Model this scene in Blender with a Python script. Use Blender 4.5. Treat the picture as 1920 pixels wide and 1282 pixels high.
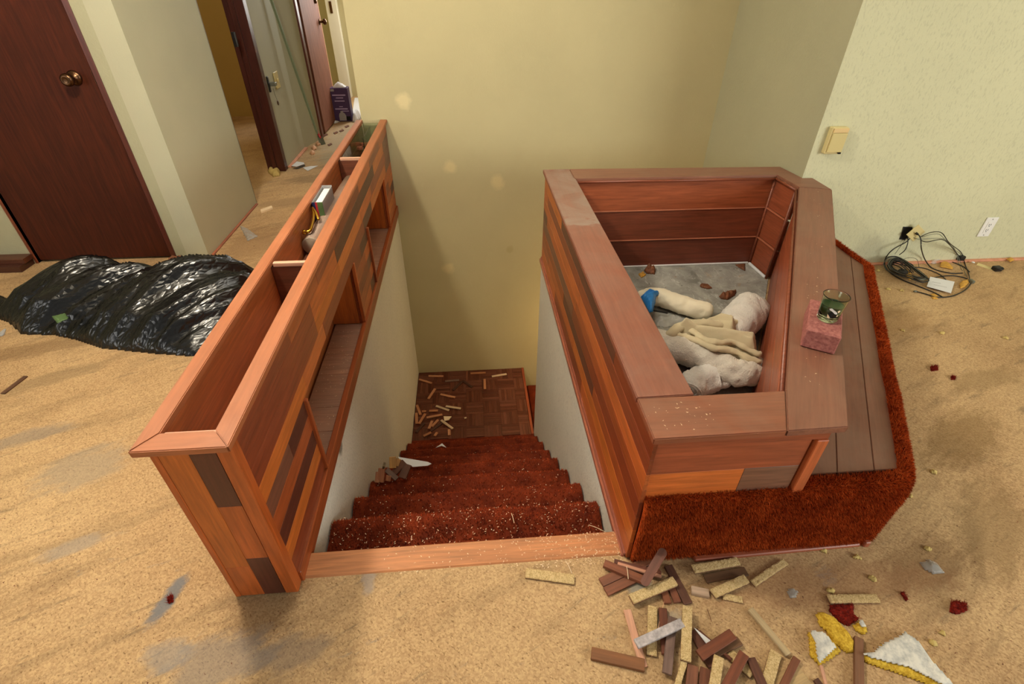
import bpy, bmesh, math, random
import numpy as np
from mathutils import Vector, Matrix, noise
random.seed(7); rng = np.random.default_rng(7)
for o in list(bpy.data.objects): bpy.data.objects.remove(o)
scn = bpy.context.scene
COL = scn.collection
# ------------------------------------------------------------------ camera
CAMH = 1.3712
cam = bpy.data.cameras.new('camera'); co = bpy.data.objects.new('camera', cam); COL.objects.link(co)
cam.sensor_width = 36; cam.lens = 952.773/1920*36; cam.clip_start = .02
co.matrix_world = (Matrix.Translation((0, 0, CAMH)) @ Matrix.Rotation(math.radians(-4.904), 4, 'Z')
                   @ Matrix.Rotation(math.radians(90-36.28), 4, 'X') @ Matrix.Rotation(math.radians(.377), 4, 'Z'))
scn.camera = co
# ------------------------------------------------------------------ light
scn.view_settings.view_transform = 'Standard'; scn.view_settings.look = 'None'
scn.view_settings.gamma = 1; scn.view_settings.use_curve_mapping = False
scn.view_settings.exposure = 0.14
w = bpy.data.worlds.new('world'); scn.world = w; w.use_nodes = True
w.node_tree.nodes['Background'].inputs[0].default_value = (1, .985, .93, 1)
w.node_tree.nodes['Background'].inputs[1].default_value = .25
def lamp(name, kind, loc, power, col, size=.1, rot=None, sy=None, target=None):
    l = bpy.data.lights.new(name, kind); l.energy = power; l.color = col
    if kind == 'POINT': l.shadow_soft_size = size
    if kind == 'AREA':
        l.size = size
        if sy: l.shape = 'RECTANGLE'; l.size_y = sy
    o = bpy.data.objects.new(name, l); COL.objects.link(o); o.location = loc
    if target: o.rotation_euler = (Vector(target)-Vector(loc)).to_track_quat('-Z', 'Y').to_euler()
    return o
lamp('ceiling_lamp', 'POINT', (-1.0, 1.35, 2.28), 100, (1, .90, .74), .08)
lamp('right_daylight_fill', 'AREA', (3.9, -1.3, 1.5), 92, (1, .99, .92), 1.8, target=(1.5, 1.8, .3), sy=1.4)  # added soft fill from right front, standing for an unseen window
lamp('left_added_fill', 'AREA', (-4.2, -1.4, 1.5), 35, (1, .98, .95), 1.8, target=(.4, 2.0, -.2), sy=1.4)  # added soft fill from behind left to brighten the stairwell wall
lamp('downstairs_lamp', 'POINT', (1.05, 3.1, -1.0), 9, (1, .66, .30), .08)
lamp('stairwell_added_fill', 'AREA', (-.15, 2.0, 2.42), 14, (1, .97, .88), 1.1, target=(-.05, 2.0, -1))  # added overhead fill to lift the stairwell, no real fixture
lamp('side_room_lamp', 'POINT', (-2.5, 4.6, 2.0), 15, (1, .76, .42), .1)
lamp('hall_window', 'AREA', (-.8, 7.0, 1.4), 26, (1, .97, .92), .5, target=(-1.45, 6.0, .8), sy=1.2)

# ------------------------------------------------------------------ pixel helper: a pixel's ray meets a real plane
_f, _p, _y, _r = 952.773, math.radians(36.28), math.radians(4.904), math.radians(.377)
def ray(u, v):
    a, b = (u-960)/_f, (v-641)/_f
    c, s = math.cos(_r), math.sin(_r); a, b = c*a+s*b, -s*a+c*b
    Y = math.cos(_p)-math.sin(_p)*b; Z = -math.sin(_p)-math.cos(_p)*b
    c, s = math.cos(_y), math.sin(_y)
    return c*a+s*Y, -s*a+c*Y, Z
def Zp(u, v, z=0.):
    d = ray(u, v); t = (z-CAMH)/d[2]; return Vector((d[0]*t, d[1]*t, z))
def Yp(u, v, y):
    d = ray(u, v); t = y/d[1]; return Vector((d[0]*t, y, CAMH+d[2]*t))
def Xp(u, v, x):
    d = ray(u, v); t = x/d[0]; return Vector((x, d[1]*t, CAMH+d[2]*t))
# ------------------------------------------------------------------ colour / materials
def L(r, g, b):
    f = lambda c: (c/255/12.92 if c/255 <= .04045 else ((c/255+.055)/1.055)**2.4)
    return (f(r), f(g), f(b), 1)
class N:
    def __init__(s, name):
        s.m = bpy.data.materials.new(name); s.m.use_nodes = True; s.t = s.m.node_tree
        s.b = s.t.nodes['Principled BSDF']
    def n(s, t, **k):
        x = s.t.nodes.new('ShaderNode'+t)
        for a, v in k.items():
            if hasattr(x, a): setattr(x, a, v)
            else: x.inputs[a.replace('_', ' ')].default_value = v
        return x
    def l(s, a, b): s.t.links.new(a, b)
    def set(s, **k):
        for a, v in k.items():
            i = s.b.inputs[a.replace('_', ' ')]
            if hasattr(v, 'is_output'): s.l(v, i)
            else: i.default_value = v
        return s
    def mix(s, f, a, b, mode='MIX'):
        x = s.n('Mix', data_type='RGBA', blend_type=mode)
        for sock, v in ((x.inputs[0], f), (x.inputs[6], a), (x.inputs[7], b)):
            if hasattr(v, 'is_output'): s.l(v, sock)
            else: sock.default_value = v
        return x.outputs[2]
    def math(s, op, a, b=0.):
        x = s.n('Math', operation=op)
        for sock, v in ((x.inputs[0], a), (x.inputs[1], b)):
            if hasattr(v, 'is_output'): s.l(v, sock)
            else: sock.default_value = v
        return x.outputs[0]
    def ramp(s, f, p0, c0, p1, c1):
        x = s.n('ValToRGB'); e = x.color_ramp.elements
        e[0].position = p0; e[0].color = c0; e[1].position = p1; e[1].color = c1
        s.l(f, x.inputs[0]); return x.outputs[0]
    def noise(s, vec, scale, detail=4., rough=.55, dist=0.):
        x = s.n('TexNoise'); x.inputs['Scale'].default_value = scale; x.inputs['Detail'].default_value = detail
        x.inputs['Roughness'].default_value = rough; x.inputs['Distortion'].default_value = dist
        if vec is not None: s.l(vec, x.inputs['Vector'])
        return x.outputs['Fac']
    def bump(s, h, strength=.3, dist=.01):
        x = s.n('Bump'); x.inputs['Strength'].default_value = strength; x.inputs['Distance'].default_value = dist
        s.l(h, x.inputs['Height']); s.l(x.outputs[0], s.b.inputs['Normal'])
    def obj(s):
        return s.n('TexCoord').outputs['Object']
    def pos(s):
        return s.n('NewGeometry').outputs['Position']
    def mapping(s, vec, scale=(1, 1, 1), loc=(0, 0, 0), rot=(0, 0, 0)):
        if rot != (0, 0, 0) and scale != (1, 1, 1):
            vec = s.mapping(vec, (1, 1, 1), (0, 0, 0), rot); rot = (0, 0, 0)
        x = s.n('Mapping'); s.l(vec, x.inputs[0])
        x.inputs['Location'].default_value = loc; x.inputs['Rotation'].default_value = rot; x.inputs['Scale'].default_value = scale
        return x.outputs[0]
    def spot(s, pos, x, y, rx, ry, ang=0., edge=.35):
        """soft noisy ellipse mask on world xy"""
        m = s.mapping(pos, (1, 1, 1), (-x, -y, 0))
        m = s.mapping(m, (1/rx, 1/ry, 1e-4), (0, 0, 0), (0, 0, -ang))
        d = s.n('VectorMath', operation='LENGTH'); s.l(m, d.inputs[0])
        nn = s.noise(s.mapping(pos, (1, 2.6, 1), rot=(0, 0, -.5)), 10., 7., .74)
        v = s.math('ADD', d.outputs['Value'], s.math('MULTIPLY', s.math('SUBTRACT', nn, .5), 2.2))
        return s.ramp(s.math('MULTIPLY', v, .5), .5-edge*.5, (1, 1, 1, 1), .5+edge*.2, (0, 0, 0, 1))

def wood(name, rough=.42, dust=0., edge_y=None, dustcol=(150, 128, 110), contrast=.36, bump=.06):
    """colour from Object Info colour, grain along the object's local X"""
    n = N(name); oi = n.n('ObjectInfo')
    off = n.n('VectorMath', operation='SCALE'); n.l(oi.outputs['Random'], off.inputs[3]); off.inputs[0].default_value = (7, 13, 5)
    ad = n.n('VectorMath', operation='ADD'); n.l(n.obj(), ad.inputs[0]); n.l(off.outputs[0], ad.inputs[1])
    g = n.noise(n.mapping(ad.outputs[0], (5, 90, 90)), 1.2, 6, .6, .5)
    f = n.noise(n.mapping(ad.outputs[0], (2.2, 16, 16)), 1.1, 3, .5, 1.6)
    c = oi.outputs['Color']
    k = n.ramp(g, .3, (1-contrast, 1-contrast, 1-contrast, 1), .68, (1.08, 1.08, 1.08, 1))
    c2 = n.mix(1., c, k, 'MULTIPLY')
    k2 = n.ramp(f, .3, (.68, .62, .58, 1), .7, (1.15, 1.12, 1.1, 1))
    c3 = n.mix(.5, c2, k2, 'MULTIPLY')
    r = rough
    if dust:
        sx = n.n('SeparateXYZ'); n.l(n.n('NewGeometry').outputs['Normal'], sx.inputs[0])
        up = n.ramp(sx.outputs[2], .6, (0, 0, 0, 1), .9, (1, 1, 1, 1))
        dn = n.ramp(n.noise(n.pos(), 5., 6, .62, .6), .35, (.3, .3, .3, 1), .65, (1, 1, 1, 1))
        m = n.math('MULTIPLY', n.math('MULTIPLY', up, dn), dust)
        if edge_y is not None:   # thick undisturbed dust beyond a wiped, wavy edge
            sp = n.n('SeparateXYZ'); n.l(n.pos(), sp.inputs[0])
            q = n.math('ADD', n.math('SUBTRACT', sp.outputs[1], edge_y), n.math('MULTIPLY', n.math('SUBTRACT', n.noise(n.pos(), 4., 4), .5), 1.3))
            k3 = n.ramp(q, .0, (.33, .33, .33, 1), .05, (1, 1, 1, 1)); m = n.math('MULTIPLY', m, k3)
        c3 = n.mix(m, c3, L(*dustcol))
    n.set(Base_Color=c3, Roughness=r); n.bump(g, bump, .002)
    return n.m
def plain(name, rgb, rough=.5, metal=0., nscale=0., namt=.15, bump=0., spec=.5, **k):
    n = N(name)
    if nscale:
        f = n.noise(n.obj(), nscale, 5)
        c = n.ramp(f, .3, tuple(x*(1-namt) for x in L(*rgb)[:3])+(1,), .7, tuple(min(1, x*(1+namt)) for x in L(*rgb)[:3])+(1,))
        n.set(Base_Color=c)
        if bump: n.bump(f, bump, .004)
    else: n.set(Base_Color=L(*rgb))
    n.set(Roughness=rough, Metallic=metal, Specular_IOR_Level=spec, **k)
    return n.m
def wallmat(name, rgb, scale=70., amt=.35, spots=(), speck=.0):
    n = N(name); p = n.pos()
    a = n.noise(p, scale, 4, .6, .8); b = n.noise(p, 1.3, 4, .6)
    c = n.ramp(b, .3, tuple(x*.93 for x in L(*rgb)[:3])+(1,), .7, tuple(min(1, x*1.04) for x in L(*rgb)[:3])+(1,))
    if speck:
        d = n.ramp(n.noise(n.mapping(p, (1, 1, .35)), scale*1.6, 3, .6), .36, (1-speck,)*3+(1,), .46, (1, 1, 1, 1))
        c = n.mix(1., c, d, 'MULTIPLY')
    for (x, y, z, r, col, s) in spots:
        q = n.n('VectorMath', operation='DISTANCE'); n.l(p, q.inputs[0]); q.inputs[1].default_value = (x, y, z)
        v = n.math('ADD', n.math('DIVIDE', q.outputs['Value'], r), n.math('MULTIPLY', n.noise(p, 25, 3), .9))
        c = n.mix(n.math('MULTIPLY', n.ramp(n.math('MULTIPLY', v, .5), .5, (1, 1, 1, 1), .8, (0, 0, 0, 1)), s), c, L(*col))
    n.set(Base_Color=c, Roughness=.72, Specular_IOR_Level=.3); n.bump(a, amt, .004)
    return n.m

M = {}
M['wood'] = wood('finished_wood', .38)
M['wood_matte'] = wood('loose_wood', .6, contrast=.4)
M['cap'] = wood('dusty_cap_wood', .5, .42, None, (138, 112, 92), contrast=.25, bump=.03)
M['cap_dusty'] = wood('very_dusty_cap_wood', .5, .9, 1.95, (150, 132, 118), contrast=.2, bump=.02)
M['bench_wood'] = wood('dusty_bench_wood', .55, .8, None, (146, 114, 92), contrast=.3, bump=.03)
M['shelf_wood'] = wood('dusty_shelf_wood', .5, .6, None, (140, 115, 98), contrast=.4)
M['pale_cap'] = wood('raw_edge_wood', .5, .12, None, (200, 156, 126), contrast=.16, bump=.03)
M['door'] = wood('door_veneer', .6, contrast=.5, bump=.04); M['door'].node_tree.nodes['Principled BSDF'].inputs['Specular IOR Level'].default_value = .22
def stained_back():
    return wallmat('back_wall_paint', (192, 181, 138), 60, .22,
        [(-.385, 3.459, .71, .05, (226, 210, 160), .7), (-.13, 3.459, .30, .045, (222, 204, 150), .6), (.19, 3.459, .19, .05, (222, 204, 150), .6),
         (-.19, 3.459, -.46, .05, (222, 204, 150), .6), (.28, 3.459, -.32, .03, (160, 140, 95), .35)])
M['wall_back'] = stained_back()
M['wall_right'] = wallmat('right_wall_paint', (207, 206, 170), 85, .5, [(2.25, 2.473, .09, .10, (150, 145, 125), .35)], .12)
M['wall_left'] = wallmat('left_wall_paint', (172, 169, 138), 55, .5)
M['wall_hall'] = wallmat('hall_wall_paint', (184, 182, 154), 95, .15)
M['wall_well'] = wallmat('stairwell_paint', (226, 222, 206), 110, .45, [(-.515, 1.32, -.05, .03, (110, 100, 85), .8)], .16)
M['ceiling'] = plain('ceiling_paint', (244, 240, 228), .9)
M['yellow'] = wallmat('yellow_room_paint', (196, 168, 100), 60, .2)

def floormat():
    n = N('chipboard'); p = n.pos()
    v = n.n('TexVoronoi'); n.l(n.mapping(p, (1, 1, 1), rot=(0, 0, .5)), v.inputs['Vector']); v.inputs['Scale'].default_value = 230
    sx = n.n('SeparateColor'); n.l(v.outputs['Color'], sx.inputs[0])
    base = n.ramp(sx.outputs[0], .05, L(162, 128, 90), .9, L(214, 182, 134))
    big = n.ramp(n.noise(p, 1.6, 5, .6), .32, L(156, 120, 80), .68, L(206, 174, 126))
    c = n.mix(.5, base, big)
    # darker flecks
    fl = n.ramp(n.noise(n.mapping(p, (1, 2.2, 1), rot=(0, 0, .7)), 95, 3, .6), .33, (.42, .36, .28, 1), .42, (1, 1, 1, 1))
    c = n.mix(.85, c, fl, 'MULTIPLY')
    # trodden dirt, direction-streaked
    dirt = n.ramp(n.noise(n.mapping(p, (1.2, 5.5, 1), rot=(0, 0, -.5)), 1.7, 6, .68, .3), .52, (0, 0, 0, 1), .74, (1, 1, 1, 1))
    c = n.mix(n.math('MULTIPLY', dirt, .6), c, L(112, 88, 60))
    scuff = n.ramp(n.noise(n.mapping(p, (2.2, 13, 1), rot=(0, 0, -.45)), 2.2, 9, .78, .4), .57, (0, 0, 0, 1), .66, (1, 1, 1, 1))
    c = n.mix(n.math('MULTIPLY', scuff, .55), c, L(104, 88, 68))
    grey = n.ramp(n.noise(n.mapping(p, (1.4, 4, 1), (3, 1, 0), rot=(0, 0, -.3)), 2.6, 9, .76, .3), .63, (0, 0, 0, 1), .70, (1, 1, 1, 1))
    c = n.mix(n.math('MULTIPLY', grey, .6), c, L(128, 126, 120))
    spots = [  # x, y, rx, ry, ang, colour, strength
        (-.86, .76, .022, .075, -.30, (108, 112, 116), .85), (-.60, .72, .10, .10, .3, (92, 66, 40), .5),
        (-.50, .60, .10, .05, 0, (125, 112, 100), .5), (-.66, .60, .13, .07, .2, (128, 122, 116), .55),
        (-1.35, 1.25, .14, .10, .4, (150, 140, 122), .5), (-1.62, 1.42, .14, .04, .4, (142, 132, 118), .5),
        (-1.20, .95, .10, .03, .3, (150, 142, 130), .55), (-1.75, 1.75, .2, .05, .5, (135, 112, 80), .5),
        (-.80, .62, .06, .04, 0, (140, 138, 134), .5), (-.33, .78, .02, .05, .1, (160, 150, 140), .6),
        (.42, .70, .035, .035, 0, (150, 152, 142), .7), (.47, .60, .05, .03, .3, (160, 155, 140), .55),
        (1.75, 1.15, .25, .09, .5, (120, 92, 52), .55), (1.55, .80, .22, .10, .8, (124, 98, 62), .55),
        (2.1, 1.45, .2, .06, .2, (124, 98, 60), .4), (1.25, .70, .16, .07, .3, (116, 86, 54), .45),
        (-1.35, 3.0, .18, .3, 0, (132, 100, 66), .6), (-1.25, 3.7, .3, .1, .2, (150, 122, 88), .6),
        (-1.2, 4.2, .3, .12, .1, (110, 90, 62), .5), (-1.1, 2.75, .2, .06, .4, (140, 112, 78), .6),
        (-2.0, 1.95, .5, .06, .3, (116, 88, 56), .5), (2.4, 2.3, .3, .05, 0, (150, 115, 70), .3), (-1.15, 5.4, .3, .8, 0, (196, 182, 152), .6), (-1.2, 4.75, .15, .25, 0, (150, 140, 110), .5),
        (2.0, 1.9, .25, .12, .3, (150, 112, 66), .4), (.95, .66, .35, .07, 0, (150, 104, 70), .4), (1.6, 1.5, .5, .06, 1.0, (132, 100, 58), .5)]
    for x, y, rx, ry, a, col, s in spots:
        c = n.mix(n.math('MULTIPLY', n.spot(p, x, y, rx, ry, a), s), c, L(*col))
    # sheet joint
    sp = n.n('SeparateXYZ'); n.l(p, sp.inputs[0])
    h = n.math('ADD', n.noise(n.mapping(p, (1, 1, 1)), 160, 3), n.math('MULTIPLY', fl, .5))
    n.set(Base_Color=c, Roughness=.8, Specular_IOR_Level=.25); n.bump(h, .35, .002)
    return n.m
M['floor'] = floormat()
def concrete():
    n = N('concrete'); p = n.pos()
    c = n.ramp(n.noise(p, 7, 7, .65, .5), .3, L(112, 112, 104), .7, L(176, 176, 166))
    c = n.mix(n.math('MULTIPLY', n.ramp(n.noise(n.mapping(p, (3, 1, 1)), 9, 6, .7, 1.5), .56, (0, 0, 0, 1), .66, (1, 1, 1, 1)), .6), c, L(205, 205, 198))
    c = n.mix(n.math('MULTIPLY', n.ramp(n.noise(n.mapping(p, (1, 1, 1), (5, 2, 0)), 11, 6, .7, .4), .60, (0, 0, 0, 1), .68, (1, 1, 1, 1)), .5), c, L(165, 130, 75))
    c = n.mix(n.math('MULTIPLY', n.ramp(n.noise(p, 60, 4, .6), .28, (1, 1, 1, 1), .36, (0, 0, 0, 1)), .8), c, L(50, 42, 34))
    n.set(Base_Color=c, Roughness=.8); n.bump(n.noise(p, 60, 5), .4, .004); return n.m
M['concrete'] = concrete()
def carpetmat(name, c0, c1, nscale=14):
    n = N(name); g = n.n('NewGeometry')
    a = n.ramp(n.noise(n.pos(), nscale, 5, .6), .3, L(*c0), .7, L(*c1))
    r = n.ramp(g.outputs['Random Per Island'], 0, (.62, .6, .6, 1), 1, (1.25, 1.25, 1.25, 1))
    n.set(Base_Color=n.mix(1., a, r, 'MULTIPLY'), Roughness=.95, Specular_IOR_Level=.1, Sheen_Weight=.25, Sheen_Tint=L(220, 90, 40))
    return n.m
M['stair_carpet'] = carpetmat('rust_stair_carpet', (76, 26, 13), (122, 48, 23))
M['nose_lit_carpet'] = carpetmat('rust_carpet_lit_nosings', (130, 50, 22), (180, 80, 42))  # paler nosings: highlight painted into the pile colour
M['bench_carpet'] = carpetmat('orange_shag', (140, 50, 14), (188, 82, 30))
def bagmat():
    n = N('black_plastic'); p = n.obj()
    f = n.noise(n.mapping(p, (3, 15, 6), rot=(0, 0, -.74)), 1, 3, .5, .8)
    v = n.n('TexVoronoi', feature='DISTANCE_TO_EDGE'); n.l(n.mapping(p, (5, 13, 6), rot=(0, 0, -.74)), v.inputs['Vector'])
    h = n.math('ADD', f, n.math('MULTIPLY', v.outputs['Distance'], .5))
    n.set(Base_Color=L(15, 16, 16), Roughness=.25, Specular_IOR_Level=.5); n.bump(h, .4, .02); return n.m
M['bag'] = bagmat()
def clothmat(name, rgb, sc=150, b=1.):
    n = N(name); p = n.obj()
    f = n.noise(p, sc, 3, .7); g = n.noise(p, 9, 4)
    c = n.ramp(g, .3, tuple(x*.82 for x in L(*rgb)[:3])+(1,), .7, L(*rgb))
    n.set(Base_Color=c, Roughness=.95, Specular_IOR_Level=.1, Sheen_Weight=.2); n.bump(f, b, .006); return n.m
M['terry'] = clothmat('white_terry', (244, 240, 230)); M['cream'] = clothmat('cream_cotton', (244, 234, 206), 300, .4)
M['beige'] = clothmat('beige_cloth', (214, 200, 164), 400, .3); M['greige'] = clothmat('grey_white_towel', (230, 222, 206))
def crumbly(name, c0, c1, sc=300):
    n = N(name); p = n.obj(); f = n.noise(p, sc, 4, .7)
    n.set(Base_Color=n.ramp(f, .34, L(*c0), .62, L(*c1)), Roughness=.9, Specular_IOR_Level=.15); n.bump(f, .8, .004); return n.m
M['backing'] = crumbly('chipboard_backing', (182, 148, 92), (232, 206, 152))
M['foam'] = crumbly('yellow_foam', (176, 132, 30), (226, 190, 70), 120)
M['foam_skin'] = crumbly('speckled_white_film', (176, 176, 170), (226, 222, 208), 40)
M['red_fibre'] = crumbly('red_fibre', (70, 14, 10), (140, 34, 18), 150)
M['shaving'] = plain('pale_shavings', (238, 214, 176), .8)
M['pale_wood'] = plain('pale_split_wood', (222, 170, 130), .7, nscale=60)
M['silver'] = plain('silvered_wood', (176, 168, 166), .4, nscale=90, namt=.35, bump=.4)
M['white'] = plain('white_plastic', (232, 232, 226), .35)
M['paper'] = plain('white_paper', (225, 226, 226), .7)
M['cream_plastic'] = plain('cream_plastic', (214, 198, 140), .4)
M['black'] = plain('black_rubber', (22, 20, 18), .45)
M['dark'] = plain('dark_void', (10, 8, 7), .9)
M['brass'] = plain('brass', (196, 158, 62), .28, 1.)
M['bronze'] = plain('aged_bronze', (96, 70, 50), .3, 1.)
M['steel'] = plain('grey_steel', (120, 124, 112), .45, .6, nscale=30)
M['grille'] = plain('grey_green_metal', (150, 164, 138), .4, .2)
M['brick'] = crumbly('pink_brick', (140, 82, 76), (176, 114, 104), 90)
M['tube'] = plain('grey_brown_tube', (140, 114, 94), .55, nscale=25, namt=.12)
M['tube_end'] = plain('grey_tube_cap', (150, 138, 120), .5)
M['blue'] = plain('blue_rubber', (40, 132, 210), .45, nscale=30, namt=.12)
M['leaf'] = plain('dry_leaf', (110, 64, 34), .7, nscale=50, namt=.35)
M['yellow_leaf'] = plain('yellow_leaf', (208, 156, 62), .65, nscale=40, namt=.25)
M['purple'] = plain('purple_card', (62, 36, 78), .5)
M['lilac'] = plain('pale_print', (170, 150, 185), .6)
M['greyprint'] = plain('grey_print', (150, 145, 140), .6)
M['wax'] = plain('green_wax', (24, 62, 38), .3)
M['green_card'] = plain('green_card', (84, 112, 66), .5); M['red_card'] = plain('red_card', (176, 40, 50), .5); M['navy_card'] = plain('navy_card', (30, 40, 80), .5)
M['board_grey'] = plain('grey_card', (168, 166, 164), .6)
M['tack'] = plain('pink_strip_wood', (214, 150, 118), .7, nscale=30)
M['crumb'] = plain('yellow_crumb', (202, 178, 108), .9)
def glassmat(name, col, rough=.03, trans=1.):
    n = N(name); n.set(Base_Color=L(*col), Roughness=rough, Transmission_Weight=trans, IOR=1.45); return n.m
M['glass'] = glassmat('clear_glass', (226, 240, 214)); M['green_glass'] = glassmat('greenish_glass', (234, 244, 232))
def filmmat():
    n = N('clear_film'); n.set(Base_Color=L(235, 235, 228), Roughness=.12, Alpha=.35, Specular_IOR_Level=.8)
    n.bump(n.noise(n.obj(), 40, 4), .8, .01); return n.m
M['film'] = filmmat()

# ------------------------------------------------------------------ object helpers
def tag(o, label=None, cat=None, group=None, kind=None):
    if label: o['label'] = label
    if cat: o['category'] = cat
    if group: o['group'] = group
    if kind: o['kind'] = kind
    return o
def thing(name, label, cat, loc=(0, 0, 0), group=None):
    o = bpy.data.objects.new(name, None); COL.objects.link(o); o.location = loc; o.empty_display_size = .05
    return tag(o, label, cat, group)
def root_loc(o):
    v = Vector(o.location)
    while o.parent: o = o.parent; v += Vector(o.location)
    return v
def link(name, me, mat, parent=None, mw=None, color=None):
    o = bpy.data.objects.new(name, me); COL.objects.link(o)
    if mat is not None and not len(me.materials):
        me.materials.append(mat)
    if mw is not None: o.matrix_basis = mw
    if parent is not None:
        o.parent = parent
        pm = PW(parent).inverted()
        o.matrix_basis = pm @ o.matrix_basis
    if color: o.color = L(*color)
    return o
def PW(o):
    m = o.matrix_basis.copy()
    while o.parent: o = o.parent; m = o.matrix_basis @ m
    return m
_bevel = {}
def boxmesh(l, w_, t, bev=.0015):
    k = (round(l, 4), round(w_, 4), round(t, 4), bev)
    if k in _bevel: return _bevel[k].copy()
    b = min(bev, l*.3, w_*.3, t*.3)
    bm = bmesh.new()
    r = bmesh.ops.create_cube(bm, size=1); bmesh.ops.scale(bm, vec=(l, w_, t), verts=bm.verts)
    if b > 0: bmesh.ops.bevel(bm, geom=list(bm.edges), offset=b, segments=1, affect='EDGES')
    me = bpy.data.meshes.new('box'); bm.to_mesh(me); bm.free(); _bevel[k] = me
    return me.copy()
def axes(x, y):
    x = Vector(x).normalized(); y = Vector(y); y = (y-x*y.dot(x)).normalized(); z = x.cross(y)
    return Matrix(((x.x, y.x, z.x, 0), (x.y, y.y, z.y, 0), (x.z, y.z, z.z, 0), (0, 0, 0, 1)))
def board(name, c, dx, dy, l, w_, t, mat, parent=None, color=None, bev=.0015):
    """box centred at c, length along dx, width along dy"""
    return link(name, boxmesh(l, w_, t, bev), mat, parent, Matrix.Translation(c) @ axes(dx, dy), color)
def box(name, a, b, mat, parent=None, color=None, bev=.0015, grain='x'):
    a, b = Vector(a), Vector(b); c = (a+b)/2; s = b-a
    ax = {'x': ((1, 0, 0), (0, 1, 0), s.x, s.y, s.z), 'y': ((0, 1, 0), (-1, 0, 0), s.y, s.x, s.z), 'z': ((0, 0, 1), (0, 1, 0), s.z, s.y, s.x)}[grain]
    return board(name, c, ax[0], ax[1], abs(ax[2]), abs(ax[3]), abs(ax[4]), mat, parent, color, bev)
def mesh(verts, faces, smooth=False):
    me = bpy.data.meshes.new('m'); me.from_pydata([tuple(v) for v in verts], [], faces); me.validate(); me.update()
    if smooth: me.polygons.foreach_set('use_smooth', [True]*len(me.polygons))
    return me
def prism(name, poly, z0, z1, mat, parent=None, color=None, bev=.002, dx=None):
    """polygon (world xy) extruded z0..z1; local frame at centroid with X along dx"""
    c = Vector((sum(p[0] for p in poly)/len(poly), sum(p[1] for p in poly)/len(poly), (z0+z1)/2))
    R = axes(dx or (1, 0, 0), (-(dx or (1, 0, 0))[1], (dx or (1, 0, 0))[0], 0)); Ri = R.inverted()
    ar = sum(poly[i][0]*poly[(i+1) % len(poly)][1]-poly[(i+1) % len(poly)][0]*poly[i][1] for i in range(len(poly)))
    if ar < 0: poly = poly[::-1]
    bm = bmesh.new()
    vs = [bm.verts.new(Ri @ (Vector((p[0], p[1], z0))-c)) for p in poly]
    f = bm.faces.new(vs); r = bmesh.ops.extrude_face_region(bm, geom=[f])
    bmesh.ops.translate(bm, vec=(0, 0, z1-z0), verts=[v for v in r['geom'] if isinstance(v, bmesh.types.BMVert)])
    bmesh.ops.recalc_face_normals(bm, faces=bm.faces)
    if bev: bmesh.ops.bevel(bm, geom=list(bm.edges), offset=bev, segments=2, affect='EDGES')
    me = bpy.data.meshes.new(name); bm.to_mesh(me); bm.free()
    return link(name, me, mat, parent, Matrix.Translation(c) @ R, color)
def centred(verts):
    v = [Vector(x) for x in verts]; c = sum(v, Vector())/len(v)
    return [x-c for x in v], c
def smooth_path(pts, n=6):
    P = [Vector(p) for p in pts]; out = []
    for i in range(len(P)-1):
        p0 = P[max(i-1, 0)]; p1 = P[i]; p2 = P[i+1]; p3 = P[min(i+2, len(P)-1)]
        for k in range(n):
            t = k/n
            out.append(.5*((2*p1)+(p2-p0)*t+(2*p0-5*p1+4*p2-p3)*t*t+(3*p1-p0-3*p2+p3)*t**3))
    out.append(P[-1]); return out
def tubemesh(path, r, segs=8, flat=1., cap='round', nz=0., nscale=30, seed=0):
    """tube along path; r float or list; flat scales the vertical radius; returns verts, faces"""
    P = [Vector(p) for p in path]; n = len(P); V = []; F = []
    R = r if isinstance(r, (list, tuple)) else [r]*n
    if cap == 'round':
        m = 4; d0 = (P[0]-P[1]).normalized(); d1 = (P[-1]-P[-2]).normalized(); a = []; ra = []
        for k in range(m): th = math.pi/2*(1-k/m); a.append(P[0]+d0*R[0]*math.sin(th)*.8); ra.append(max(R[0]*math.cos(th), R[0]*.03))
        b = []; rb = []
        for k in range(1, m+1): th = math.pi/2*k/m; b.append(P[-1]+d1*R[-1]*math.sin(th)*.8); rb.append(max(R[-1]*math.cos(th), R[-1]*.03))
        P = a+P+b; R = ra+list(R)+rb; n = len(P)
    prev = None
    for i, p in enumerate(P):
        t = (P[min(i+1, n-1)]-P[max(i-1, 0)]).normalized()
        up = Vector((0, 0, 1)) if abs(t.z) < .9 else Vector((1, 0, 0))
        if prev is not None and (up-t*up.dot(t)).length < .1: up = prev
        s = t.cross(up).normalized(); u = s.cross(t).normalized()
        if prev is not None and u.dot(prev) < 0: s, u = -s, -u
        prev = u
        for k in range(segs):
            a = 2*math.pi*k/segs; d = s*math.cos(a)+u*math.sin(a)*flat; q = p+d*R[i]
            if nz: q = q+d*nz*(noise.noise(q*nscale+Vector((seed, 0, 0)))+.7*(1-2*abs(noise.noise(q*nscale*1.7+Vector((seed, 5, 0)))))-.4+.25*noise.noise(q*nscale*5))
            V.append(q)
    for i in range(n-1):
        for k in range(segs):
            k2 = (k+1) % segs; F.append((i*segs+k, i*segs+k2, (i+1)*segs+k2, (i+1)*segs+k))
    F.append(tuple(range(segs))[::-1]); F.append(tuple(range((n-1)*segs, n*segs)))
    return V, F
def tube(name, path, r, mat, parent=None, color=None, **k):
    V, F = tubemesh(path, r, **k); V, c = centred(V)
    return link(name, mesh(V, F, True), mat, parent, Matrix.Translation(c), color)
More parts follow.
